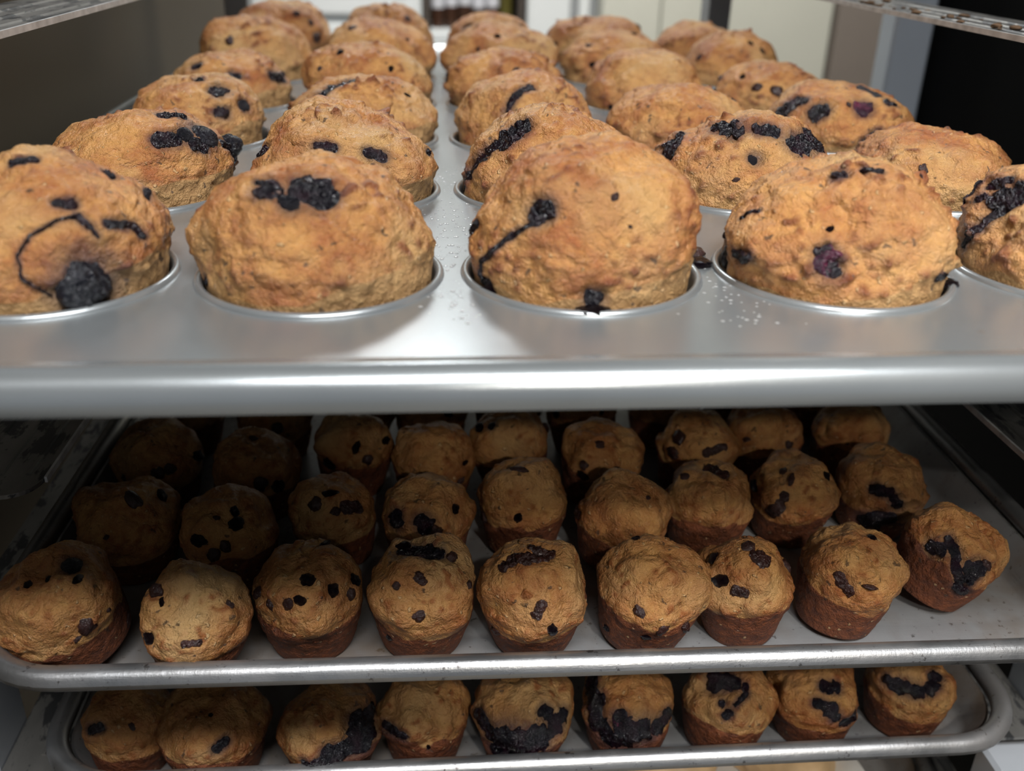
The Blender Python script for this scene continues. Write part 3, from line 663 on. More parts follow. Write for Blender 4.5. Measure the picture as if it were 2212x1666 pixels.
# blueberries, juice, chips and one crease's dark line per muffin (tray, row, column): kind, half sizes, surface points, all in mm
FEATURES = {
 (0, 0, 0): [['berry',[9.41],[[22.9,-30.3,8.0]]],['streak',[1.77,0.8],[[29.0,-23.2,24.0],[32.0,-20.3,23.1],[34.3,-15.6,21.2],[36.2,-15.3,18.1]]],['blot',[1.85],[[15.6,-22.7,30.4],[17.3,-22.0,29.9],[19.1,-21.2,29.3]]],['streak',[0.55,0.8],[[21.9,-23.4,27.2],[16.2,-28.2,26.3],[9.7,-32.0,23.0],[6.3,-35.1,17.8],[7.6,-36.7,11.8],[13.8,-35.3,5.8]]],['blot',[1.66],[[23.0,2.1,33.3],[23.7,1.5,32.8],[24.3,1.1,32.3]]],['blot',[1.6],[[-0.6,-9.5,38.9],[2.4,-8.7,39.3],[5.1,-7.2,39.6]]],['blot',[1.28],[[20.5,-23.9,26.4],[22.7,-25.4,25.5],[24.7,-26.5,24.4]]],['streak',[1.09,0.7],[[25.1,-26.7,24.2],[26.9,-27.3,21.6]]],['blot',[1.25],[[33.4,5.7,26.6],[33.8,3.2,24.8]]]],  # the thin arc streak paints the shade of a crust crease
 (0, 0, 1): [['blot',[4.54],[[-12.2,-19.7,33.5],[-11.6,-19.1,33.8],[-11.0,-17.9,33.9]]],['blot',[6.62],[[-0.8,-18.0,34.1],[1.0,-18.3,33.5],[2.8,-18.7,32.9]]],['sunk',[3.61],[[-4.6,-23.7,30.8]]],['blot',[2.76],[[4.1,-20.2,30.8],[4.9,-20.3,30.9],[5.6,-19.4,30.6]]],['blot',[1.69],[[-34.5,-14.3,2.7],[-34.3,-14.7,2.9],[-34.1,-15.2,3.1]]],['blot',[1.0],[[-15.7,-14.4,34.3],[-14.9,-14.7,34.4],[-14.2,-15.1,34.5]]],['chip',[0.83,1.32],[[18.3,7.6,35.0]]]],
 (0, 0, 2): [['blot',[3.83],[[-18.2,-25.1,27.0],[-17.2,-24.9,27.7],[-16.3,-26.2,28.8]]],['streak',[1.16,0.75],[[-18.7,-26.8,25.8],[-23.8,-23.9,21.7],[-28.4,-22.2,18.3],[-32.7,-21.2,14.2],[-35.3,-15.5,9.2],[-35.5,-15.2,5.2],[-33.7,-15.3,1.3]]],['blot',[2.99],[[-0.8,-36.0,4.4],[-1.4,-36.0,4.4],[-1.9,-36.0,4.4]]],['blot',[1.8],[[-34.3,-14.3,1.8],[-33.4,-16.2,2.1],[-32.6,-17.9,2.3]]],['blot',[1.55],[[-37.8,-2.6,15.3],[-36.4,-5.1,18.7]]],['wine',[1.09],[[-38.0,-3.1,13.0]]],['pool',[6.02,3.35],[[-1.4,-37.6,0.6]]],['pool',[3.3,2.16],[[-32.1,-19.1,0.6]]],['chip',[1.2,1.95],[[4.5,-28.0,33.6]]],['chip',[0.6,0.75],[[9.1,-32.1,25.6]]]],
 (0, 0, 3): [['wine',[4.46],[[-15.7,-32.4,15.0],[-15.5,-32.5,14.5],[-15.3,-32.7,14.0]]],['blot',[2.77],[[-14.2,-33.5,12.8],[-14.0,-33.6,12.6],[-13.9,-33.7,12.4]]],['blot',[1.5],[[-18.6,-30.9,17.2],[-17.1,-30.8,17.7],[-15.5,-30.3,18.1]]],['pool',[4.37,4.84],[[-44.8,7.6,0.6]]],['pool',[3.47,5.0],[[-43.4,19.6,0.6]]],['pool',[4.5,4.37],[[34.5,-14.8,0.6]]],['berry',[5.31],[[-37.2,2.3,5.7]]],['blot',[2.4],[[-38.6,-12.7,10.1],[-38.2,-16.3,10.7],[-38.2,-21.2,11.8]]],['blot',[1.48],[[-38.4,1.9,12.2]]],['blot',[2.47],[[-8.8,-12.0,37.1],[-7.5,-10.8,36.9],[-6.8,-10.9,36.9]]],['blot',[1.1],[[0.0,-11.7,38.0],[2.5,-12.9,38.3],[5.7,-12.8,38.3]]],['streak',[0.87,0.7],[[-36.1,-5.0,20.3],[-32.0,-10.3,24.4]]],['chip',[1.14,2.12],[[-13.8,-26.2,23.2]]],['blot',[1.94],[[23.4,-33.4,9.6],[23.1,-33.1,9.2],[22.9,-32.6,8.7]]],['chip',[0.54,0.9],[[24.6,-2.6,34.2]]]],
 (0, 0, 4): [['streak',[2.45,0.5],[[-27.5,-1.8,25.8],[-32.4,0.3,20.4],[-36.4,1.4,15.5],[-37.4,7.0,7.3]]],['blot',[4.9],[[-31.2,1.9,25.2],[-30.1,1.6,26.1],[-29.3,1.0,27.0]]],['blot',[1.97],[[-30.5,9.7,27.6],[-29.1,7.3,29.3],[-27.3,5.6,30.9]]],['streak',[1.36,0.8],[[-34.5,17.8,20.5],[-33.0,17.8,22.1],[-31.5,16.2,27.6]]],['blot',[1.4],[[-34.3,9.3,22.9],[-33.7,8.7,23.7],[-33.1,8.0,24.5]]],['blot',[1.76],[[-25.9,1.3,30.2],[-25.6,0.7,30.3],[-25.2,0.2,30.5]]]],
 (0, 1, 0): [['blot',[3.81],[[17.7,-24.1,26.7],[20.4,-22.8,26.5],[22.9,-20.5,26.0]]],['berry',[3.68],[[25.5,-16.2,27.0]]],['berry',[6.87],[[31.3,-7.4,26.3]]],['blot',[3.35],[[29.5,-17.0,23.1],[30.7,-15.6,22.3],[32.0,-14.6,21.5]]],['berry',[6.7],[[39.4,8.9,14.1]]],['blot',[2.98],[[37.1,-0.3,19.1],[38.2,2.1,18.6],[39.5,3.2,18.3]]],['blot',[2.15],[[15.1,-7.5,33.1],[18.6,-4.2,32.1],[22.6,-2.6,31.5]]],['streak',[1.43,0.8],[[10.5,-36.2,10.3],[11.8,-35.5,6.4],[12.9,-34.7,2.4]]],['berry',[3.47],[[41.5,10.0,11.6]]]],
 (0, 1, 1): [['blot',[2.24],[[-7.7,-30.6,25.6],[-4.7,-29.8,25.2],[-1.6,-29.9,25.0]]],['blot',[2.73],[[12.5,-28.5,22.8],[15.1,-28.1,21.8],[17.6,-27.7,20.8]]],['blot',[3.15],[[-34.5,-4.6,17.7],[-32.8,-9.8,18.9],[-31.7,-12.0,19.4]]],['blot',[1.65],[[36.2,-6.9,18.1]]],['chip',[0.88,1.33],[[-22.6,5.5,33.5]]]],
 (0, 1, 2): [['streak',[3.38,0.35],[[-13.2,-19.8,31.3],[-19.6,-21.2,28.9],[-25.6,-18.3,23.5],[-30.6,-14.8,16.9],[-34.9,-10.0,9.9],[-36.9,1.6,0.2]]],['blot',[5.37],[[-20.0,-21.3,28.9],[-17.6,-19.7,29.9],[-15.3,-20.0,31.3]]],['streak',[0.89,0.6],[[-28.0,-20.2,18.2],[-34.4,-11.3,8.2],[-36.4,-6.2,3.5]]],['blot',[2.11],[[35.2,-2.9,21.8],[35.9,-1.5,21.3]]]],
 (0, 1, 3): [['blot',[5.34],[[-14.8,-10.1,30.9],[-12.6,-12.6,30.7],[-10.3,-15.0,30.4]]],['blot',[4.42],[[-0.3,-18.4,31.4],[2.2,-18.6,31.0],[4.7,-19.0,30.6]]],['blot',[6.49],[[14.7,-23.3,25.8],[21.0,-19.0,25.8],[29.4,-9.9,24.7]]],['blot',[2.18],[[28.5,-8.0,25.8]]],['sunk',[3.06],[[-4.8,-29.4,21.1]]],['blot',[4.71],[[-34.5,-1.1,20.9],[-34.9,-3.4,19.8],[-35.1,-4.8,18.5]]],['blot',[2.89],[[-32.9,-4.3,22.3],[-31.3,-1.7,23.5],[-29.9,0.6,24.7]]],['chip',[1.06,1.69],[[-13.1,-34.3,13.6]]]],
 (0, 1, 4): [['chip',[1.84,3.22],[[-18.3,-28.2,16.8]]]],
 (0, 2, 0): [['blot',[4.52],[[18.1,-11.9,26.5],[17.7,-14.5,26.6],[17.1,-15.6,26.4]]],['blot',[3.42],[[29.5,-10.7,18.8],[29.0,-11.4,18.8],[28.3,-11.9,18.7]]],['blot',[2.91],[[19.1,-26.2,18.2],[20.7,-25.3,17.7],[22.0,-23.2,17.0]]],['blot',[2.49],[[5.4,-1.2,30.0],[5.7,-2.4,29.9],[6.0,-4.0,29.9]]],['chip',[1.14,1.42],[[19.2,13.5,29.6]]]],
 (0, 2, 1): [['streak',[3.68,0.7],[[-4.6,-8.0,31.1],[-12.6,-8.3,28.0],[-18.4,-16.2,25.3],[-21.8,-19.4,22.8]]],['chip',[1.07,2.15],[[25.1,-7.2,24.2]]]],
 (0, 2, 2): [['streak',[2.71,0.7],[[1.3,-18.9,30.7],[-5.4,-24.9,29.7],[-9.8,-28.1,25.6],[-12.4,-32.1,19.4]]]],
 (0, 2, 3): [['streak',[1.9,0.9],[[12.6,-9.8,29.0],[24.3,1.5,23.7],[27.1,-10.8,21.4]]],['blot',[1.6],[[26.3,-10.8,21.9]]]],
 (0, 2, 4): [['blot',[5.1],[[-23.5,-24.5,20.0],[-22.6,-25.3,20.9],[-21.7,-25.9,21.7]]],['wine',[5.2],[[0.6,-29.4,24.1],[-0.2,-29.4,24.0],[-1.1,-29.8,23.9]]],['blot',[2.5],[[7.3,-4.6,30.3],[9.3,-11.8,29.3],[10.7,-20.2,28.5]]],['blot',[2.8],[[14.8,-25.1,26.0],[16.9,-23.8,25.3],[18.4,-23.9,24.8]]],['blot',[4.89],[[-36.8,-9.4,18.0],[-34.9,-10.3,19.9],[-32.6,-10.2,21.6]]],['blot',[3.29],[[-30.1,-11.1,23.9],[-28.9,-13.3,24.3],[-27.4,-14.5,24.5]]],['blot',[4.13],[[0.9,-37.1,5.3],[4.0,-36.6,7.4],[7.7,-34.7,9.3]]],['chip',[1.4,1.68],[[-8.8,-29.8,25.1]]]],
 (0, 3, 0): [['blot',[3.15],[[6.3,-27.4,20.3],[7.6,-27.1,19.9],[8.9,-27.2,19.6]]],['blot',[3.58],[[28.5,-15.4,19.2],[30.8,-12.1,17.7],[32.6,-4.8,15.7]]],['blot',[2.6],[[32.2,2.7,17.9]]],['blot',[2.63],[[-17.7,-17.9,24.0],[-16.2,-18.5,24.1],[-14.2,-21.0,24.4]]]],
 (0, 3, 1): [['chip',[2.23,2.87],[[-17.4,-19.0,33.5]]],['chip',[1.91,1.91],[[-30.3,-21.1,23.9]]],['chip',[1.88,2.51],[[13.5,-28.0,25.4]]]],
 (0, 3, 2): [['chip',[1.57,3.13],[[1.6,-30.0,26.0]]],['blot',[3.11],[[-40.9,-3.6,17.7]]],['chip',[1.89,2.52],[[-28.1,-27.6,10.2]]]],
 (0, 3, 3): [['chip',[2.24,2.88],[[-25.7,-27.7,3.2]]],['chip',[1.59,1.59],[[3.7,-36.1,16.9]]]],
 (0, 3, 4): [['chip',[2.36,2.7],[[-26.6,-10.9,20.5]]],['chip',[2.66,3.65],[[-20.7,-25.9,16.5]]],['chip',[3.65,4.64],[[-8.9,-30.6,15.4]]],['chip',[2.77,2.08],[[-35.6,8.5,16.3]]],['chip',[2.0,2.33],[[0.1,-31.1,14.1]]]],
 (0, 4, 0): [['chip',[3.36,4.48],[[-13.4,-32.0,28.9]]],['chip',[2.63,3.39],[[-27.5,-30.1,16.8]]],['chip',[1.48,1.85],[[-1.1,-37.8,22.4]]]],
 (0, 4, 1): [['chip',[2.6,3.35],[[-17.2,-22.6,37.1]]],['chip',[1.49,1.86],[[21.0,-19.9,29.5]]]],
 (0, 4, 2): [['chip',[2.95,2.21],[[-2.7,-28.2,33.5]]],['chip',[1.84,1.84],[[-17.0,-30.2,24.8]]]],
 (0, 4, 3): [['chip',[2.27,3.03],[[-23.3,-16.4,26.5]]],['chip',[2.62,3.37],[[-21.0,-28.1,14.7]]],['chip',[1.54,2.69],[[11.3,-10.2,35.0]]]],
 (0, 4, 4): [['chip',[1.95,3.52],[[8.1,-20.4,30.4]]],['chip',[1.95,3.52],[[17.0,-24.1,25.5]]],['chip',[1.94,3.11],[[-27.9,-16.6,19.1]]]],
 (0, 5, 0): [['chip',[4.29,4.29],[[33.5,-24.3,19.0]]],['chip',[2.15,3.01],[[29.2,-22.6,29.4]]],['chip',[2.14,2.99],[[18.6,-28.0,36.7]]]],
 (0, 5, 1): [['chip',[2.57,3.42],[[18.9,-20.7,33.9]]]],
 (0, 5, 2): [['blot',[3.46],[[-20.9,-20.8,26.9],[-19.9,-20.4,27.4],[-18.9,-20.1,28.0]]],['chip',[2.17,3.04],[[24.9,-11.2,29.0]]]],
 (0, 5, 3): [['chip',[2.16,2.16],[[-34.5,-20.3,15.8]]],['chip',[2.67,4.46],[[38.0,-3.5,29.1]]]],
 (0, 5, 4): [['chip',[2.28,3.19],[[23.5,-1.0,28.1]]]],
 (1, 0, 0): [['berry',[4.3],[[2.8,-7.4,48.6]]],['chip',[3.46,4.07],[[10.2,-22.5,30.6]]],['chip',[1.82,3.03],[[7.6,-15.2,46.5]]],['chip',[1.64,2.05],[[-4.0,-12.6,45.3]]],['chip',[1.72,3.44],[[17.4,-1.3,15.7]]],['chip',[1.43,1.02],[[16.4,-15.0,32.0]]],['chip',[1.03,1.85],[[6.8,-23.7,26.1]]],['chip',[2.07,1.66],[[-11.5,-13.2,44.0]]]],
 (1, 0, 1): [['chip',[2.97,2.78],[[-9.4,-10.6,41.8]]],['chip',[1.18,2.56],[[-6.1,-14.5,39.4]]],['chip',[2.98,2.98],[[-11.1,-20.9,28.2]]],['melt',[1.5],[[3.7,-27.8,30.3],[6.4,-27.3,30.5],[8.9,-26.2,30.2]]],['chip',[2.14,1.56],[[18.3,-13.9,37.5]]]],
 (1, 0, 2): [['chip',[3.51,3.12],[[2.6,-15.6,41.3]]],['chip',[3.33,2.93],[[11.2,-16.3,36.2]]],['chip',[2.64,2.84],[[-18.9,-8.7,29.9]]],['chip',[2.18,2.97],[[-12.5,-18.4,31.7]]],['chip',[2.33,3.5],[[-4.8,-23.2,34.6]]],['chip',[1.93,3.28],[[0.3,-23.8,36.9]]],['chip',[2.77,1.98],[[18.0,-13.3,31.4]]],['chip',[2.79,3.19],[[19.0,-7.7,34.2]]],['chip',[1.81,3.22],[[6.8,3.0,44.1]]]],
 (1, 0, 3): [['melt',[2.11],[[-0.3,-16.5,43.8],[0.4,-17.8,43.3],[1.1,-18.9,42.6]]],['chip',[1.73,1.73],[[-8.8,-17.9,39.9]]],['chip',[2.51,3.67],[[-0.3,-23.7,29.3]]],['blot',[4.49],[[-5.9,-0.9,43.8],[-2.3,-0.6,43.4],[1.4,-2.1,44.4]]],['blot',[2.48],[[3.8,-3.3,44.6],[6.0,-4.1,44.6],[8.2,-4.8,44.6]]],['chip',[2.75,2.36],[[12.9,-4.9,42.7]]],['chip',[1.61,2.21],[[-12.8,-16.5,13.3]]],['chip',[2.0,3.19],[[-7.0,3.1,43.7]]],['chip',[1.95,1.56],[[19.4,-13.1,35.8]]]],
 (1, 0, 4): [['melt',[2.85],[[-9.6,-8.7,46.8],[-4.0,-11.9,48.9],[2.1,-11.1,48.2]]],['melt',[2.75],[[-1.4,-5.9,49.3],[1.9,-7.7,48.9],[5.2,-8.9,48.2]]],['melt',[2.64],[[-13.4,-11.7,45.3],[-11.9,-10.8,45.6],[-10.5,-10.5,46.3]]],['melt',[2.46],[[-1.4,-27.0,33.3],[-0.5,-26.4,35.1],[0.4,-25.7,37.0]]],['chip',[2.19,2.99],[[-16.3,-16.1,16.8]]],['chip',[2.31,3.46],[[4.4,-28.2,26.6]]]],
 (1, 0, 5): [['chip',[2.16,3.53],[[-7.0,-23.5,29.9]]],['chip',[2.37,3.16],[[2.3,-27.2,23.2]]],['chip',[2.01,2.41],[[-2.6,-22.8,16.2]]],['chip',[3.24,2.03],[[13.4,-20.9,19.2]]],['chip',[1.86,1.86],[[-16.2,-9.9,10.5]]],['chip',[1.61,3.22],[[-5.0,1.8,46.6]]]],
 (1, 0, 6): [['chip',[2.51,2.93],[[-19.4,0.6,31.7]]],['chip',[2.89,2.89],[[-15.9,-2.2,37.4]]],['chip',[2.86,3.27],[[-3.9,-6.8,45.9]]],['melt',[4.49],[[-1.0,-12.7,45.7],[-0.1,-13.2,45.6],[0.9,-13.3,45.2]]],['chip',[3.26,4.07],[[-15.4,-13.0,34.0]]],['melt',[3.13],[[-10.1,-18.2,32.8],[-9.1,-18.6,32.6],[-8.2,-19.1,32.5]]],['chip',[3.0,1.71],[[16.6,-0.9,31.5]]]],
 (1, 0, 7): [['melt',[2.61],[[-9.2,-15.1,34.4],[-7.3,-16.5,31.3],[-5.5,-18.1,28.5]]],['chip',[3.4,1.06],[[1.9,-20.9,32.6]]],['chip',[1.75,2.18],[[8.9,-1.7,43.6]]]],
 (1, 0, 8): [['blot',[3.33],[[-8.7,-12.0,34.1],[-7.6,-13.2,34.9],[-6.5,-14.3,35.6]]],['streak',[2.35,1.2],[[-2.9,-13.0,39.6],[-1.8,-17.6,35.7],[-1.6,-20.8,30.9],[-0.2,-23.0,25.4]]],['blot',[4.95],[[3.2,-25.2,27.9],[4.9,-24.2,29.2],[6.7,-23.2,30.6]]],['blot',[2.87],[[0.6,-23.0,21.8],[1.8,-22.7,20.3],[3.2,-22.0,18.4]]],['chip',[2.76,1.84],[[10.8,-22.9,32.8]]]],
 (1, 1, 0): [['chip',[3.17,4.53],[[8.1,-12.7,42.9]]],['chip',[2.78,3.7],[[17.0,-2.0,37.2]]],['chip',[1.35,1.35],[[-1.3,-25.3,32.3]]]],
 (1, 1, 1): [['chip',[3.03,3.47],[[-10.4,-19.7,34.1]]],['chip',[3.26,3.91],[[-4.6,-20.7,27.5]]],['chip',[3.46,3.24],[[5.0,-13.7,38.3]]],['chip',[1.96,3.27],[[3.5,-8.0,40.9]]],['chip',[3.03,2.38],[[0.4,-19.3,31.1]]],['chip',[1.52,2.17],[[-3.4,-12.6,41.1]]]],
 (1, 1, 2): [['chip',[3.32,3.54],[[-7.5,-12.9,36.2]]],['chip',[2.21,4.43],[[-0.9,-9.5,39.9]]],['melt',[3.3],[[6.0,-13.1,35.2],[8.5,-11.8,33.8],[10.9,-10.0,32.0]]],['chip',[2.2,2.64],[[1.3,-15.8,34.2]]]],
 (1, 1, 3): [['blot',[4.44],[[-2.5,-20.1,33.2],[-1.9,-20.6,32.9],[-1.3,-21.0,32.5]]],['chip',[2.86,2.86],[[12.5,-10.6,33.1]]],['blot',[4.93],[[-15.1,-17.3,32.8],[-15.1,-17.6,32.5],[-15.1,-17.9,32.2]]],['chip',[3.03,3.03],[[3.1,-21.4,29.7]]]],
 (1, 1, 4): [['chip',[2.22,2.66],[[-3.0,-19.5,27.4]]],['chip',[3.22,3.44],[[-17.9,-5.8,19.2]]],['chip',[1.55,4.43],[[-2.1,-8.8,47.0]]]],
 (1, 1, 5): [['melt',[2.16],[[-18.9,-0.2,27.1],[-19.0,-5.2,26.9]]],['chip',[1.11,1.33],[[11.1,-11.2,39.6]]]],
 (1, 1, 6): [['melt',[3.41],[[-0.1,4.0,39.2],[2.0,-0.8,40.5],[4.7,-3.7,40.8]]],['chip',[1.84,2.3],[[-13.2,-4.4,40.1]]]],
 (1, 1, 7): [['melt',[3.37],[[-15.2,-16.6,21.5],[-14.8,-20.4,24.9],[-13.3,-21.3,26.3]]],['melt',[2.47],[[-12.5,-21.1,29.3],[-11.8,-20.5,31.2],[-11.1,-19.7,33.1]]],['chip',[2.16,3.12],[[-8.5,-7.3,38.7]]],['chip',[2.95,3.69],[[-17.9,1.9,25.0]]],['chip',[2.92,3.16],[[12.3,-10.5,37.1]]],['chip',[1.42,3.32],[[-6.9,-15.6,39.4]]]],
 (1, 1, 8): [['blot',[3.08],[[-11.3,-19.1,32.5],[-8.8,-22.0,32.7],[-5.7,-23.8,32.2]]],['blot',[2.95],[[-2.9,-24.1,29.3],[-1.9,-23.9,27.8],[-1.0,-24.1,26.5]]],['blot',[5.54],[[-10.8,-18.2,13.8],[-7.4,-21.3,15.7],[-3.3,-22.9,16.7]]]],
 (1, 2, 0): [['chip',[3.26,3.76],[[5.3,-23.3,27.4]]],['chip',[3.01,3.26],[[10.7,-20.3,27.5]]],['chip',[3.83,3.06],[[21.6,-7.7,27.7]]],['chip',[2.04,2.3],[[-11.7,-20.5,23.5]]]],
 (1, 2, 1): [['chip',[3.86,3.38],[[4.9,-20.2,25.9]]],['chip',[3.39,3.39],[[12.8,-18.0,23.0]]],['chip',[1.97,3.45],[[-1.0,-0.9,40.3]]]],
 (1, 2, 2): [['chip',[2.2,3.92],[[4.2,-18.7,33.7]]],['chip',[2.69,2.94],[[9.8,-21.0,28.3]]],['chip',[3.98,4.48],[[-9.3,-16.7,23.5]]],['chip',[3.0,2.25],[[18.9,-7.0,31.5]]]],
 (1, 2, 3): [['chip',[2.92,1.95],[[14.8,-14.9,19.2]]],['chip',[2.43,1.46],[[17.1,-10.0,27.0]]]],
 (1, 2, 4): [['berry',[2.82],[[-12.5,-12.3,40.9]]],['chip',[2.99,2.99],[[-18.1,-9.2,36.9]]],['chip',[3.09,2.57],[[17.7,2.4,29.9]]]],
 (1, 2, 5): [['chip',[3.37,3.13],[[-10.2,-21.3,25.8]]],['chip',[2.9,3.14],[[6.3,-20.9,27.8]]],['chip',[2.16,2.88],[[-1.4,-15.3,40.0]]],['chip',[2.15,2.39],[[-9.7,-21.4,32.0]]]],
 (1, 2, 6): [['chip',[3.52,4.53],[[-10.8,-12.3,35.9]]],['chip',[3.03,5.04],[[-13.7,-14.3,28.2]]],['melt',[2.65],[[2.4,-20.6,31.3],[6.8,-19.7,32.5],[10.9,-19.5,34.0]]]],
 (1, 2, 7): [['chip',[2.36,1.57],[[-14.6,-17.7,29.3]]],['chip',[2.39,2.13],[[8.3,-18.8,26.6]]]],
 (1, 3, 3): [['chip',[2.37,3.42],[[9.1,-17.4,30.6]]]],
 (1, 3, 5): [['chip',[3.21,2.41],[[-17.3,-9.2,27.0]]],['chip',[1.33,1.86],[[6.4,-16.3,31.7]]]],
 (1, 3, 0): [['chip',[2.22,3.89],[[-7.6,-19.6,19.3]]]],
 (1, 3, 1): [['chip',[3.19,3.45],[[4.3,-21.0,25.9]]]],
 (2, 0, 0): [['blot',[2.39],[[-6.1,-14.6,34.0],[-8.3,-14.2,33.2],[-10.9,-13.0,31.7]]],['chip',[1.46,1.95],[[7.8,-14.6,34.1]]],['chip',[0.99,0.99],[[-7.2,-15.0,32.5]]]],
 (2, 0, 1): [['blot',[2.57],[[6.1,-21.9,30.3],[7.8,-20.8,31.2],[9.4,-19.4,31.8]]],['chip',[1.19,1.19],[[2.5,-11.7,40.1]]]],
 (2, 0, 2): [['blot',[6.5],[[15.7,-11.2,34.6],[16.9,-12.6,33.1],[18.2,-13.7,31.2]]],['blot',[4.81],[[2.7,-23.3,27.5],[9.9,-18.9,26.1],[17.5,-16.9,27.4]]],['blot',[2.7],[[-8.0,-23.6,23.8],[-1.7,-25.1,25.1],[4.1,-23.8,23.4]]],['blot',[3.05],[[18.7,-6.7,34.4],[19.6,-4.5,34.6],[19.9,5.1,27.5]]]],
 (2, 0, 3): [['blot',[2.91],[[-17.1,-11.8,26.6],[-13.4,-15.4,27.2],[-9.7,-17.9,26.8]]],['chip',[1.19,1.43],[[2.2,-18.0,19.1]]]],
 (2, 0, 4): [['blot',[8.72],[[-12.3,-18.2,24.2],[-3.6,-23.4,28.3],[5.6,-23.6,27.0]]],['blot',[4.48],[[-21.0,-9.7,30.0],[-19.6,-12.4,29.2],[-18.2,-13.7,27.0]]],['blot',[4.33],[[12.8,-17.1,28.7],[15.0,-15.7,30.6],[17.5,-13.4,31.6]]],['blot',[3.37],[[8.4,-14.8,37.0],[9.2,-15.1,36.0],[10.0,-15.3,34.8]]],['blot',[5.34],[[-12.5,-16.7,14.6],[-5.4,-22.6,20.4],[1.8,-25.9,23.5]]]],
 (2, 0, 5): [['blot',[7.92],[[-11.0,-19.0,23.5],[-4.0,-23.3,27.6],[3.9,-24.1,27.9]]],['blot',[4.82],[[-19.5,-9.3,34.3],[-18.2,-12.1,29.8],[-17.1,-15.5,26.0]]],['blot',[5.46],[[-18.9,4.8,34.9],[-18.8,-0.1,33.9],[-19.3,-7.6,35.5]]],['blot',[4.11],[[11.1,-18.9,27.0],[13.4,-16.7,28.3],[15.8,-14.4,29.7]]],['wine',[2.83],[[-9.0,-18.3,30.7],[-8.6,-18.5,30.8],[-8.2,-18.6,31.0]]],['blot',[4.44],[[-8.1,-17.8,32.5],[-6.7,-19.2,32.1],[-5.3,-20.6,31.5]]]],
 (2, 0, 6): [['blot',[5.44],[[-7.4,-5.4,40.6],[-3.7,-6.3,41.2],[0.1,-6.6,41.2]]],['streak',[1.89,0.6],[[6.1,-7.3,39.4],[5.2,-12.2,38.4],[-1.2,-17.8,37.9]]],['blot',[2.4],[[-4.4,-19.0,33.7],[-4.8,-19.0,32.9],[-5.3,-19.0,32.0]]],['blot',[2.05],[[-6.8,-15.1,36.2],[-6.7,-15.1,36.2],[-6.6,-15.1,36.2]]]],
 (2, 0, 7): [['blot',[3.56],[[-2.3,-12.2,37.7],[-0.0,-12.9,38.3],[2.5,-13.2,38.4]]],['blot',[2.98],[[-7.3,-18.0,32.8],[-4.6,-19.6,32.7],[-1.6,-20.8,32.2]]],['blot',[3.46],[[-1.9,-22.0,30.4],[-1.1,-22.4,29.5],[-0.2,-22.7,28.5]]],['blot',[2.5],[[18.6,-5.3,24.7]]],['blot',[3.18],[[5.3,-22.8,24.9],[12.1,-17.3,23.7]]]],
 (2, 0, 8): [['blot',[3.47],[[-16.3,-9.6,34.3],[-15.0,-10.7,33.9],[-13.6,-11.8,33.5]]],['blot',[4.5],[[-11.1,-13.8,33.6],[-8.1,-15.7,34.0],[-5.2,-17.7,34.4]]],['blot',[3.3],[[-0.3,-19.3,36.4],[1.5,-18.1,37.1],[3.8,-16.0,37.0]]],['blot',[3.06],[[4.3,-12.3,38.2],[5.3,-12.2,38.0],[6.5,-11.9,37.7]]]],
}

def dress(key, bv, parent):
    """berries, juice and chips of one muffin; points in millimetres from the muffin's base"""
    for n, (kind, size, pts) in enumerate(FEATURES.get(key, ())):
        pts = [(x / 1000, y / 1000, z / 1000) for x, y, z in pts]; sz = size[0] / 1000; sd = hash_key(key) + n * 13
        if kind == 'berry': lump(bv, pts[0], sz, 'berry', sd, 'blueberry', M['berry'], parent, 0.30)
        elif kind == 'sunk': lump(bv, pts[0], sz, 'berry', sd, 'blueberry', M['berry'], parent, 0.38, (1.15, 1.0))
        elif kind == 'chip': lump(bv, pts[0], sz, 'chip', sd, 'chocolate_chip', M['chip'], parent, 0.12, (size[1] / size[0] if len(size) > 1 else 1.0, 1))
        elif kind == 'blot': stroke(bv, pts, sz, 0.0011, sd, 'burst_blueberry', M['juice'], parent, 0.30)
        elif kind == 'wine': stroke(bv, pts, sz, 0.0008, sd, 'burst_blueberry', M['wine'], parent, 0.22)
        elif kind == 'streak': stroke(bv, pts, sz, 0.0008, sd, 'juice_or_crease_streak', M['juice'], parent, 0.22, size[1] if len(size) > 1 else 0.7)
        elif kind == 'pool':
            o = link('juice_pool', ball_mesh('chip', sd % 7, M['juice']), None, parent)
            o.location = pts[0]; o.scale = (size[0] / 1000, size[1] / 1000, 0.0022)
        elif kind == 'melt': stroke(bv, pts, sz, 0.0012, sd, 'chocolate_chip', M['melt'], parent, 0.30)

def hash_key(k): return (k[0] * 7919 + k[1] * 104729 + k[2] * 1299709) % 100003

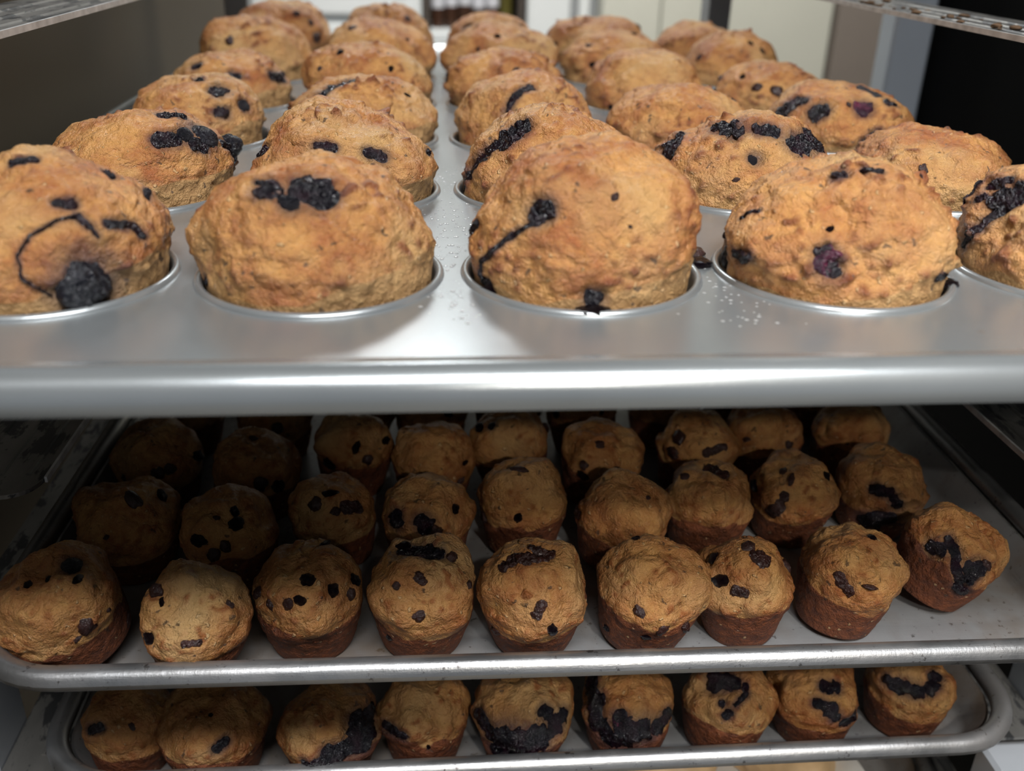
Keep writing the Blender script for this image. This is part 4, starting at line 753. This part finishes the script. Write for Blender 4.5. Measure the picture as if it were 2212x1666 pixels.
MUFFINS = {}   # key -> (empty, bvh)
def press_features(key, P, h):
    """sink the crust round berries and juice; returns the moved points and the purple stain"""
    stain = np.zeros(len(P)); move = np.zeros(len(P))
    for kind, size, pts in FEATURES.get(key, ()):
        if kind == 'pool': continue
        pts = np.array(pts, float) / 1000; w = size[0] / 1000
        smp = [pts[0]]
        for a_, b_ in zip(pts, pts[1:]):
            n = max(1, int(np.linalg.norm(b_ - a_) / 0.0008))
            smp += [a_ + (b_ - a_) * q / n for q in range(1, n + 1)]
        d = np.full(len(P), 9.0)
        for q in smp: d = np.minimum(d, ((P - q) ** 2).sum(1))
        d = np.sqrt(d)
        dep = min(0.45 * w, 0.0016) * (0.5 if kind == 'chip' else 1.0)
        move = move - dep * np.exp(-(d / (1.05 * w)) ** 2) + 0.40 * dep * np.exp(-((d - 1.7 * w) / (0.5 * w)) ** 2)
        if kind in ('blot', 'wine', 'streak', 'sunk', 'berry'):
            k = 0.9 if kind == 'streak' else 1.0
            stain = np.maximum(stain, k * np.exp(-(d / (1.30 * w + 0.0004)) ** 4))
    N = P - np.array([0, 0, 0.3 * h]); N /= np.linalg.norm(N, axis=1)[:, None] + 1e-9
    return P + N * move[:, None], stain

def make_muffin(key, kind, loc, R, h, label, cat, group, mat, nu, nt, name, **kw):
    root = set_props(empty(name, loc), label, cat, group)
    sd = kw.pop('seed', hash_key(key) % 9973)
    P, wall, nub = muffin_points(kind, R, h, sd, nu, nt, **kw)
    P, stain = press_features(key, P, h)
    link('muffin_body', muffin_mesh('muffin_body', P, wall, nub, nu, nt, mat, stain), None, root)
    bv = bvh_of(P, nu, nt); MUFFINS[key] = (root, bv)
    dress(key, bv, root)
    return root

# large muffins: (row from the front, column from the left): radius mm, height mm, lean mm, extras
LARGE = {
 (0, 0): dict(R=39, h=39.5, lean=(4, 2), full=.80, lobes=[(-55, .05, 40, .45, .3)], nubs=.6),
 (0, 1): dict(R=38.6, h=38.5, lean=(-1, 2), full=.98, lobes=[(175, .10, 28, .30, .14)], nubs=.55),
 (0, 2): dict(R=37.6, h=44.5, lean=(3, 0), full=.72, lobes=[(190, .06, 30, .30, .15)], nubs=.6),
 (0, 3): dict(R=38.2, h=39, lean=(-2, 2), full=.78, lobes=[(200, .11, 28, .28, .16)], nubs=1.3),
 (0, 4): dict(R=39.5, h=38.5, lean=(2, 2), full=.85, lobes=[(-110, .05, 30, .3, .2)], nubs=.9),
 (1, 0): dict(R=39, h=32.5, lean=(5, 4), full=0.86, lobes=[(170, .05, 40, .3, .2), (-40, -.06, 35, .35, .2)], nubs=1.2),
 (1, 1): dict(R=39.4, h=37.5, lean=(-3, 3), full=.95, lobes=[(-25, .05, 30, .3, .15)], nubs=1.0),
 (1, 2): dict(R=39.5, h=36, lean=(2, 2), full=.80, nubs=1.1),
 (1, 3): dict(R=38.6, h=34.5, lean=(3, 2), full=.85, lobes=[(190, .06, 40, .3, .2)], nubs=1.5),
 (1, 4): dict(R=36.6, h=29, lean=(0, 2), full=0.86, nubs=1.0),
 (2, 0): dict(R=35, h=33, lean=(5, 2), full=0.8, nubs=.8),
 (2, 1): dict(R=38.4, h=33, lean=(2, 2), full=0.87, lobes=[(-20, .08, 30, .28, .15)], nubs=1.2),
 (2, 2): dict(R=36.4, h=35, lean=(0, 2), full=0.77, nubs=.6),
 (2, 3): dict(R=39.6, h=29.5, lean=(-4, 2), full=0.72, nubs=.8),
 (2, 4): dict(R=40, h=31, lean=(-1, 2), full=0.62, lobes=[(20, .07, 30, .5, .2)], nubs=.7),
 (3, 0): dict(R=36.4, h=31, lean=(0, 2), full=0.69, nubs=1.4),
 (3, 1): dict(R=41, h=37, lean=(-5, 0), full=0.69, nubs=1.0),
 (3, 2): dict(R=40.5, h=34.5, lean=(-3, 0), full=0.69, nubs=1.2),
 (3, 3): dict(R=38.6, h=34.5, lean=(-1, 0), full=0.69, nubs=.4),
 (3, 4): dict(R=35.6, h=29, lean=(-6, 0), full=0.69, nubs=.7),
 (4, 0): dict(R=42, h=41, lean=(-5, 0), full=0.64, nubs=.9),
 (4, 1): dict(R=42, h=41, lean=(-1, 0), full=0.69, nubs=.7),
 (4, 2): dict(R=42, h=39.5, lean=(0, 0), full=0.69, nubs=.4),
 (4, 3): dict(R=40.4, h=34.5, lean=(2, 0), full=0.69, nubs=.4),
 (4, 4): dict(R=37, h=34.5, lean=(3, 0), full=0.69, nubs=1.3),
 (5, 0): dict(R=42, h=45, lean=(3, 0), full=0.64, nubs=1.0),
 (5, 1): dict(R=40, h=43, lean=(0, 0), full=0.64, nubs=1.2),
 (5, 2): dict(R=38, h=37.5, lean=(0, 0), full=0.69, nubs=.6),
 (5, 3): dict(R=42, h=36, lean=(4, 0), full=0.46, nubs=1.2),
 (5, 4): dict(R=36, h=33, lean=(2, 0), full=0.69, nubs=1.2),
}
LLAB = {
 (0, 0): 'large muffin with a whole fat blueberry bulging out low, front left corner of the pan',
 (0, 1): 'large muffin crowned by two sunken blueberries and a crust tongue, front row of the pan',
 (0, 2): 'tallest front muffin, smooth dome with one long juice streak and a drip on the rim',
 (0, 3): 'large front muffin with an open purple berry pit and knobbly brown ridge',
 (0, 4): 'front right muffin cut off by the frame, black juice slash across its side',
 (1, 0): 'torn large muffin with glossy black berries spilling from its right side',
 (1, 1): 'large muffin with two small black berry slits, behind the one with sunken blueberries',
 (1, 2): 'large muffin with a long curved juice streak down its left, behind the tallest front muffin',
 (1, 3): 'rough large muffin dotted with five blueberries, second row, fourth column',
 (1, 4): 'plain golden large muffin without berries by the right edge, second row',
 (2, 0): 'pale large muffin with three blueberry spots by the left edge of the pan, third row',
 (2, 1): 'large muffin with one slanted black berry gash on top, third row, second column',
 (2, 2): 'large muffin with a short curved black streak, third row, middle column',
 (2, 3): 'low large muffin with a thin dark slit at top right, third row',
 (2, 4): 'flat-topped large muffin with many berries by the right edge, third row',
 (3, 0): 'ragged large muffin with an open crumbly side by the left edge, fourth row',
 (3, 1): 'wide golden large muffin, fourth row, second column',
 (3, 2): 'knobbly large muffin, fourth row, middle column',
 (3, 3): 'smooth plain large muffin, fourth row, fourth column',
 (3, 4): 'large muffin with a row of small berry dots by the right edge, fourth row',
 (4, 0): 'blurred large muffin by the left edge of the pan, fifth row from the front',
 (4, 1): 'blurred large muffin in the second column, fifth row from the front',
 (4, 2): 'blurred smooth domed large muffin in the middle column, fifth row from the front',
 (4, 3): 'blurred large muffin with two dark dots, fourth column, fifth row from the front',
 (4, 4): 'blurred large muffin with a brown crusty right edge, fifth row, right edge of the pan',
 (5, 0): 'blurred dark brown large muffin at the far left corner of the pan',
 (5, 1): 'blurred brown large muffin, back row, second from left',
 (5, 2): 'blurred large muffin, back row, middle column, just below the shelf bottles',
 (5, 3): 'blurred flat-topped large muffin, back row, fourth from left',
 (5, 4): 'blurred low large muffin, back row, rightmost',
}
for (j, i), p in LARGE.items():
    p = dict(p); R = p.pop('R') / 1000; h = p.pop('h') / 1000; ln = p.pop('lean')
    nu, nt = ((210, 120), (170, 96), (130, 76), (100, 60), (80, 48), (80, 48))[j]
    make_muffin((0, j, i), 'large', ((i - 2) * PITCH_X, j * PITCH_Y, 0.0), R, h, LLAB[(j, i)], 'muffin', 'large muffins in the muffin pan',
                M['muffin'], nu, nt, 'large_muffin', lean=(ln[0] / 1000, ln[1] / 1000), **p)

# small muffins on the two trays: x, y, radius in mm, then height and extras
MINI = [
 [(-191.5, 5.3, 24.1, 42, dict(tilt=(12, -18))), (-146.8, -1.3, 21.4, 40, dict(tilt=(20, 10))), (-102.6, 9.4, 22.7, 43, {}), (-57.4, 7.5, 22.4, 44, {}), (-11.7, 4.6, 22.1, 45, dict(tilt=(14, 0))),
  (34.3, 5.1, 22.5, 44, {}), (77.9, 6.6, 20.2, 42, {}), (120.9, 9.2, 21.4, 42, dict(tilt=(0, 6))), (167.9, 22.9, 21.8, 40, dict(tilt=(6, 20)))],
 [(-188.7, 63.7, 22.9, 42, {}), (-139.9, 50.4, 21.6, 42, {}), (-96.4, 66.5, 20.2, 40, {}), (-54.5, 62.4, 21.0, 42, {}), (-10.8, 71.1, 21.2, 44, {}),
  (32.7, 58.7, 21.8, 42, {}), (77.8, 68.0, 21.2, 42, {}), (121.4, 76.2, 21.0, 41, {}), (167.2, 80.5, 21.6, 41, dict(tilt=(8, 0)))],
 [(-189.7, 121.1, 22.1, 41, {}), (-139.0, 109.0, 22.0, 41, {}), (-94.5, 126.4, 20.2, 41, {}), (-53.2, 112.5, 21.0, 41, {}), (-10.3, 129.3, 21.2, 42, {}),
  (31.2, 110.9, 21.0, 41, {}), (83.2, 120.6, 20.6, 41, {}), (125.9, 134.0, 20.6, 42, dict(tilt=(6, 0))), (172.2, 135.1, 20.4, 40, {})],
 [(-188.2, 173.1, 21.2, 41, {}), (-138.8, 165.2, 21.2, 41, {}), (-94.8, 176.8, 20.2, 41, {}), (-52.9, 166.3, 20.6, 41, {}), (-10.3, 179.5, 20.6, 41, {}),
  (33.0, 161.8, 20.6, 42, {}), (79.7, 173.3, 21.1, 41, {}), (125.7, 183.3, 20.1, 41, {}), (173.4, 183.0, 19.6, 40, {})],
]
ROWN = ['front', 'second', 'third', 'fourth']
COLN = ['leftmost', 'second from left', 'third from left', 'fourth from left', 'middle', 'fourth from right', 'third from right', 'second from right', 'rightmost']
SLAB = {
 (0, 0): 'small muffin leaning left with one low chip, front left corner of the upper tray',
 (0, 1): 'small muffin leaning forward with a long dark chip at its base, front row, upper tray',
 (0, 2): 'small muffin with eight chips across its middle, front row of the upper tray',
 (0, 3): 'small muffin with dark berry crown and three chips, front row, upper tray',
 (0, 4): 'small muffin facing forward with dark melted cap, middle of the front row, upper tray',
 (0, 5): 'small pale topped muffin with chips low on its rim, front row, upper tray',
 (0, 6): 'small muffin with chunky chip clusters at left and top, front row, upper tray',
 (0, 7): 'small muffin with a single long upright chip, front row, upper tray',
 (0, 8): 'small muffin tipped right with a black juice trail, front right end of the upper tray',
 (1, 8): 'small muffin with a black blot on its pale front, right end of the second row',
}
for j, row in enumerate(MINI):
    for i, (x, y, r, h, kw) in enumerate(row):
        kw = dict(kw); seed = 300 + 17 * i + 131 * j
        lab = SLAB.get((j, i), 'small chip muffin, %s, in the %s row of the upper sheet tray' % (COLN[i], ROWN[j]))
        nu, nt = ((130, 84), (90, 60), (76, 50), (60, 40))[j]
        rr = random.Random(seed)
        kw.setdefault('tilt', (rr.uniform(-3, 9), rr.uniform(-7, 7)))
        make_muffin((1, j, i), 'mini', (x / 1000, y / 1000, MID_F + 0.0014), r / 1000, h / 1000, lab, 'muffin', 'small muffins on the upper tray',
                    M['mini'], nu, nt, 'small_muffin', seed=seed, full=rr.uniform(.78, .95), nubs=rr.uniform(.4, .9), lean=(rr.uniform(-2, 2) / 1000, rr.uniform(-2, 1) / 1000), **kw)

BOTM = [(-194.3, 31.3, 21.2, 40, dict(tilt=(0, 6))), (-153.9, 27.3, 25.1, 42, {}), (-101.6, 24.5, 23.4, 42, {}), (-58.2, 29.5, 21.2, 41, {}), (-12.0, 27.9, 23.2, 42, {}),
        (39.0, 28.3, 22.3, 43, {}), (86.0, 28.8, 22.3, 41, {}), (133.0, 32.7, 22.5, 41, {}), (180.4, 35.5, 21.7, 40, {})]
BLAB = ['small dark muffin tucked in the left end of the lower tray',
        'wide lumpy small muffin with a dark pit, second from left on the lower tray',
        'small muffin with black juice over its lower right, third from left on the lower tray',
        'small smooth plain muffin with a dark mark at left, fourth on the lower tray',
        'small muffin with its whole base black with juice, middle of the lower tray',
        'small muffin with black and purple juice skirt, fourth from right on the lower tray',
        'small muffin with a black ring on top, third from right on the lower tray',
        'small muffin with branching black blots, second from right on the lower tray',
        'small muffin with a smile-shaped black blot, right end of the lower tray']
for i, (x, y, r, h, kw) in enumerate(BOTM):
    kw = dict(kw); rr = random.Random(900 + i); kw.setdefault('tilt', (rr.uniform(-2, 4), rr.uniform(-4, 4)))
    make_muffin((2, 0, i), 'mini', (x / 1000, y / 1000, BOT_F + 0.0014), r / 1000, h / 1000, BLAB[i], 'muffin', 'small muffins on the lower tray',
                M['mini'], 110, 72, 'small_muffin', seed=900 + 29 * i, full=rr.uniform(.78, .95), nubs=rr.uniform(.3, .8), **kw)

# ------------------------------------------------------------------ lowest tray: parchment and scones
M['paper'] = mat_plain('white_baking_parchment', (0.72, 0.70, 0.66), 0.6, 0, 0.05, 20)
M['scone'] = mat_plain('pale_glazed_scone', (0.66, 0.45, 0.24), 0.5, 0, 0.18, 60)
V = []; F = []; nx, ny = 40, 24
for b_ in range(ny):
    for a_ in range(nx):
        x = -0.19 + 0.38 * a_ / (nx - 1); y = 0.056 + 0.5 * b_ / (ny - 1)
        e = min(a_, nx - 1 - a_) / (nx - 1); up = 0.010 * max(0, 1 - e / 0.03) + 0.006 * max(0, 1 - b_ / 1.2)
        V.append((x, y, LOW_F + 0.0025 + up + 0.0005 * math.sin(a_ * 1.7) * math.sin(b_ * 1.3)))
F = [(b_ * nx + a_, b_ * nx + a_ + 1, (b_ + 1) * nx + a_ + 1, (b_ + 1) * nx + a_) for b_ in range(ny - 1) for a_ in range(nx - 1)]
pp = link('parchment_sheet', mesh('parchment_sheet', V, F), M['paper'])
sm = pp.modifiers.new('thickness', 'SOLIDIFY'); sm.thickness = 0.0003
set_props(pp, 'white parchment sheet lining the lowest tray under the scones', 'parchment')
for k, (x, y, sx, sy, az) in enumerate([(0.066, 0.050, 0.040, 0.032, 0.3), (0.150, 0.052, 0.036, 0.036, -0.4)]):
    nu, nt = 90, 50
    u = np.linspace(0, 2 * np.pi, nu, endpoint=False); t_ = np.linspace(0, 1, nt); U, T = np.meshgrid(u, t_)
    tri = 1 / (1 + 0.16 * np.cos(3 * (U - az)))
    ph = np.clip((T - .3) / .7, 0, 1) * np.pi / 2
    rr_ = np.where(T < .3, .92 + .08 * T / .3, np.cos(ph) ** .45) * tri
    zz = np.where(T < .3, 0.014 * T / .3, 0.014 + 0.013 * np.sin(ph))
    P = np.stack([sx * rr_ * np.cos(U), sy * rr_ * np.sin(U), zz], -1).reshape(-1, 3)
    nrm = P - np.array([0, 0, .006]); nrm /= np.linalg.norm(nrm, axis=1)[:, None] + 1e-9
    P = P + nrm * (np.clip(P[:, 2] / .004, 0, 1) * (0.0018 * vnoise(P / .012 + k * 3, 50 + k) + 0.0006 * vnoise(P / .004 + k, 60 + k)))[:, None]
    root = set_props(empty('scone', (x, y + 0.042, LOW_F + 0.0036)), ('pale scone at the bottom edge, left one under the lower tray rim', 'pale scone with a red berry mark at the bottom edge, right one')[k], 'scone', 'scones on the lowest tray')
    z0 = np.zeros(len(P))
    link('scone_body', muffin_mesh('scone_body', P, z0, z0, nu, nt, M['scone']), None, root)
    bv = bvh_of(P, nu, nt)
    for q, (dx, dy) in enumerate(((-.012, -.02), (.008, -.026), (.02, -.008), (-.02, .005), (.0, .01))):
        stroke(bv, [(dx, dy, .026), (dx + .004, dy + .001, .026)], .0022, .0005, 70 + k * 9 + q, 'berry_piece', M['wine'], root, .3)

# crumbs on the upper right runner
mb = MB(); rc = random.Random(11)
M['crumb'] = mat_plain('dark_toasted_crumb', (0.10, 0.055, 0.025), 0.8, 0, 0.4, 300)
for k in range(40):
    y = rc.uniform(0.10, 0.34); x = rc.uniform(0.210, 0.232); r = rc.choice((0.0006, 0.0008, 0.0010, 0.0014, 0.002))
    P = ball_mesh('chip', k % 7, M['chip'])
    Vc = [(x + v.co.x * r * 1.3, y + v.co.y * r * 1.6, 0.0672 + (v.co.z + 0.7) * r * 0.7) for v in P.vertices]
    mb.add(Vc, [tuple(p.vertices) for p in P.polygons])
set_props(mb.build('crumbs', M['crumb'], None, True), 'dark crumbs scattered along the empty upper right runner', 'crumbs', None, 'stuff')
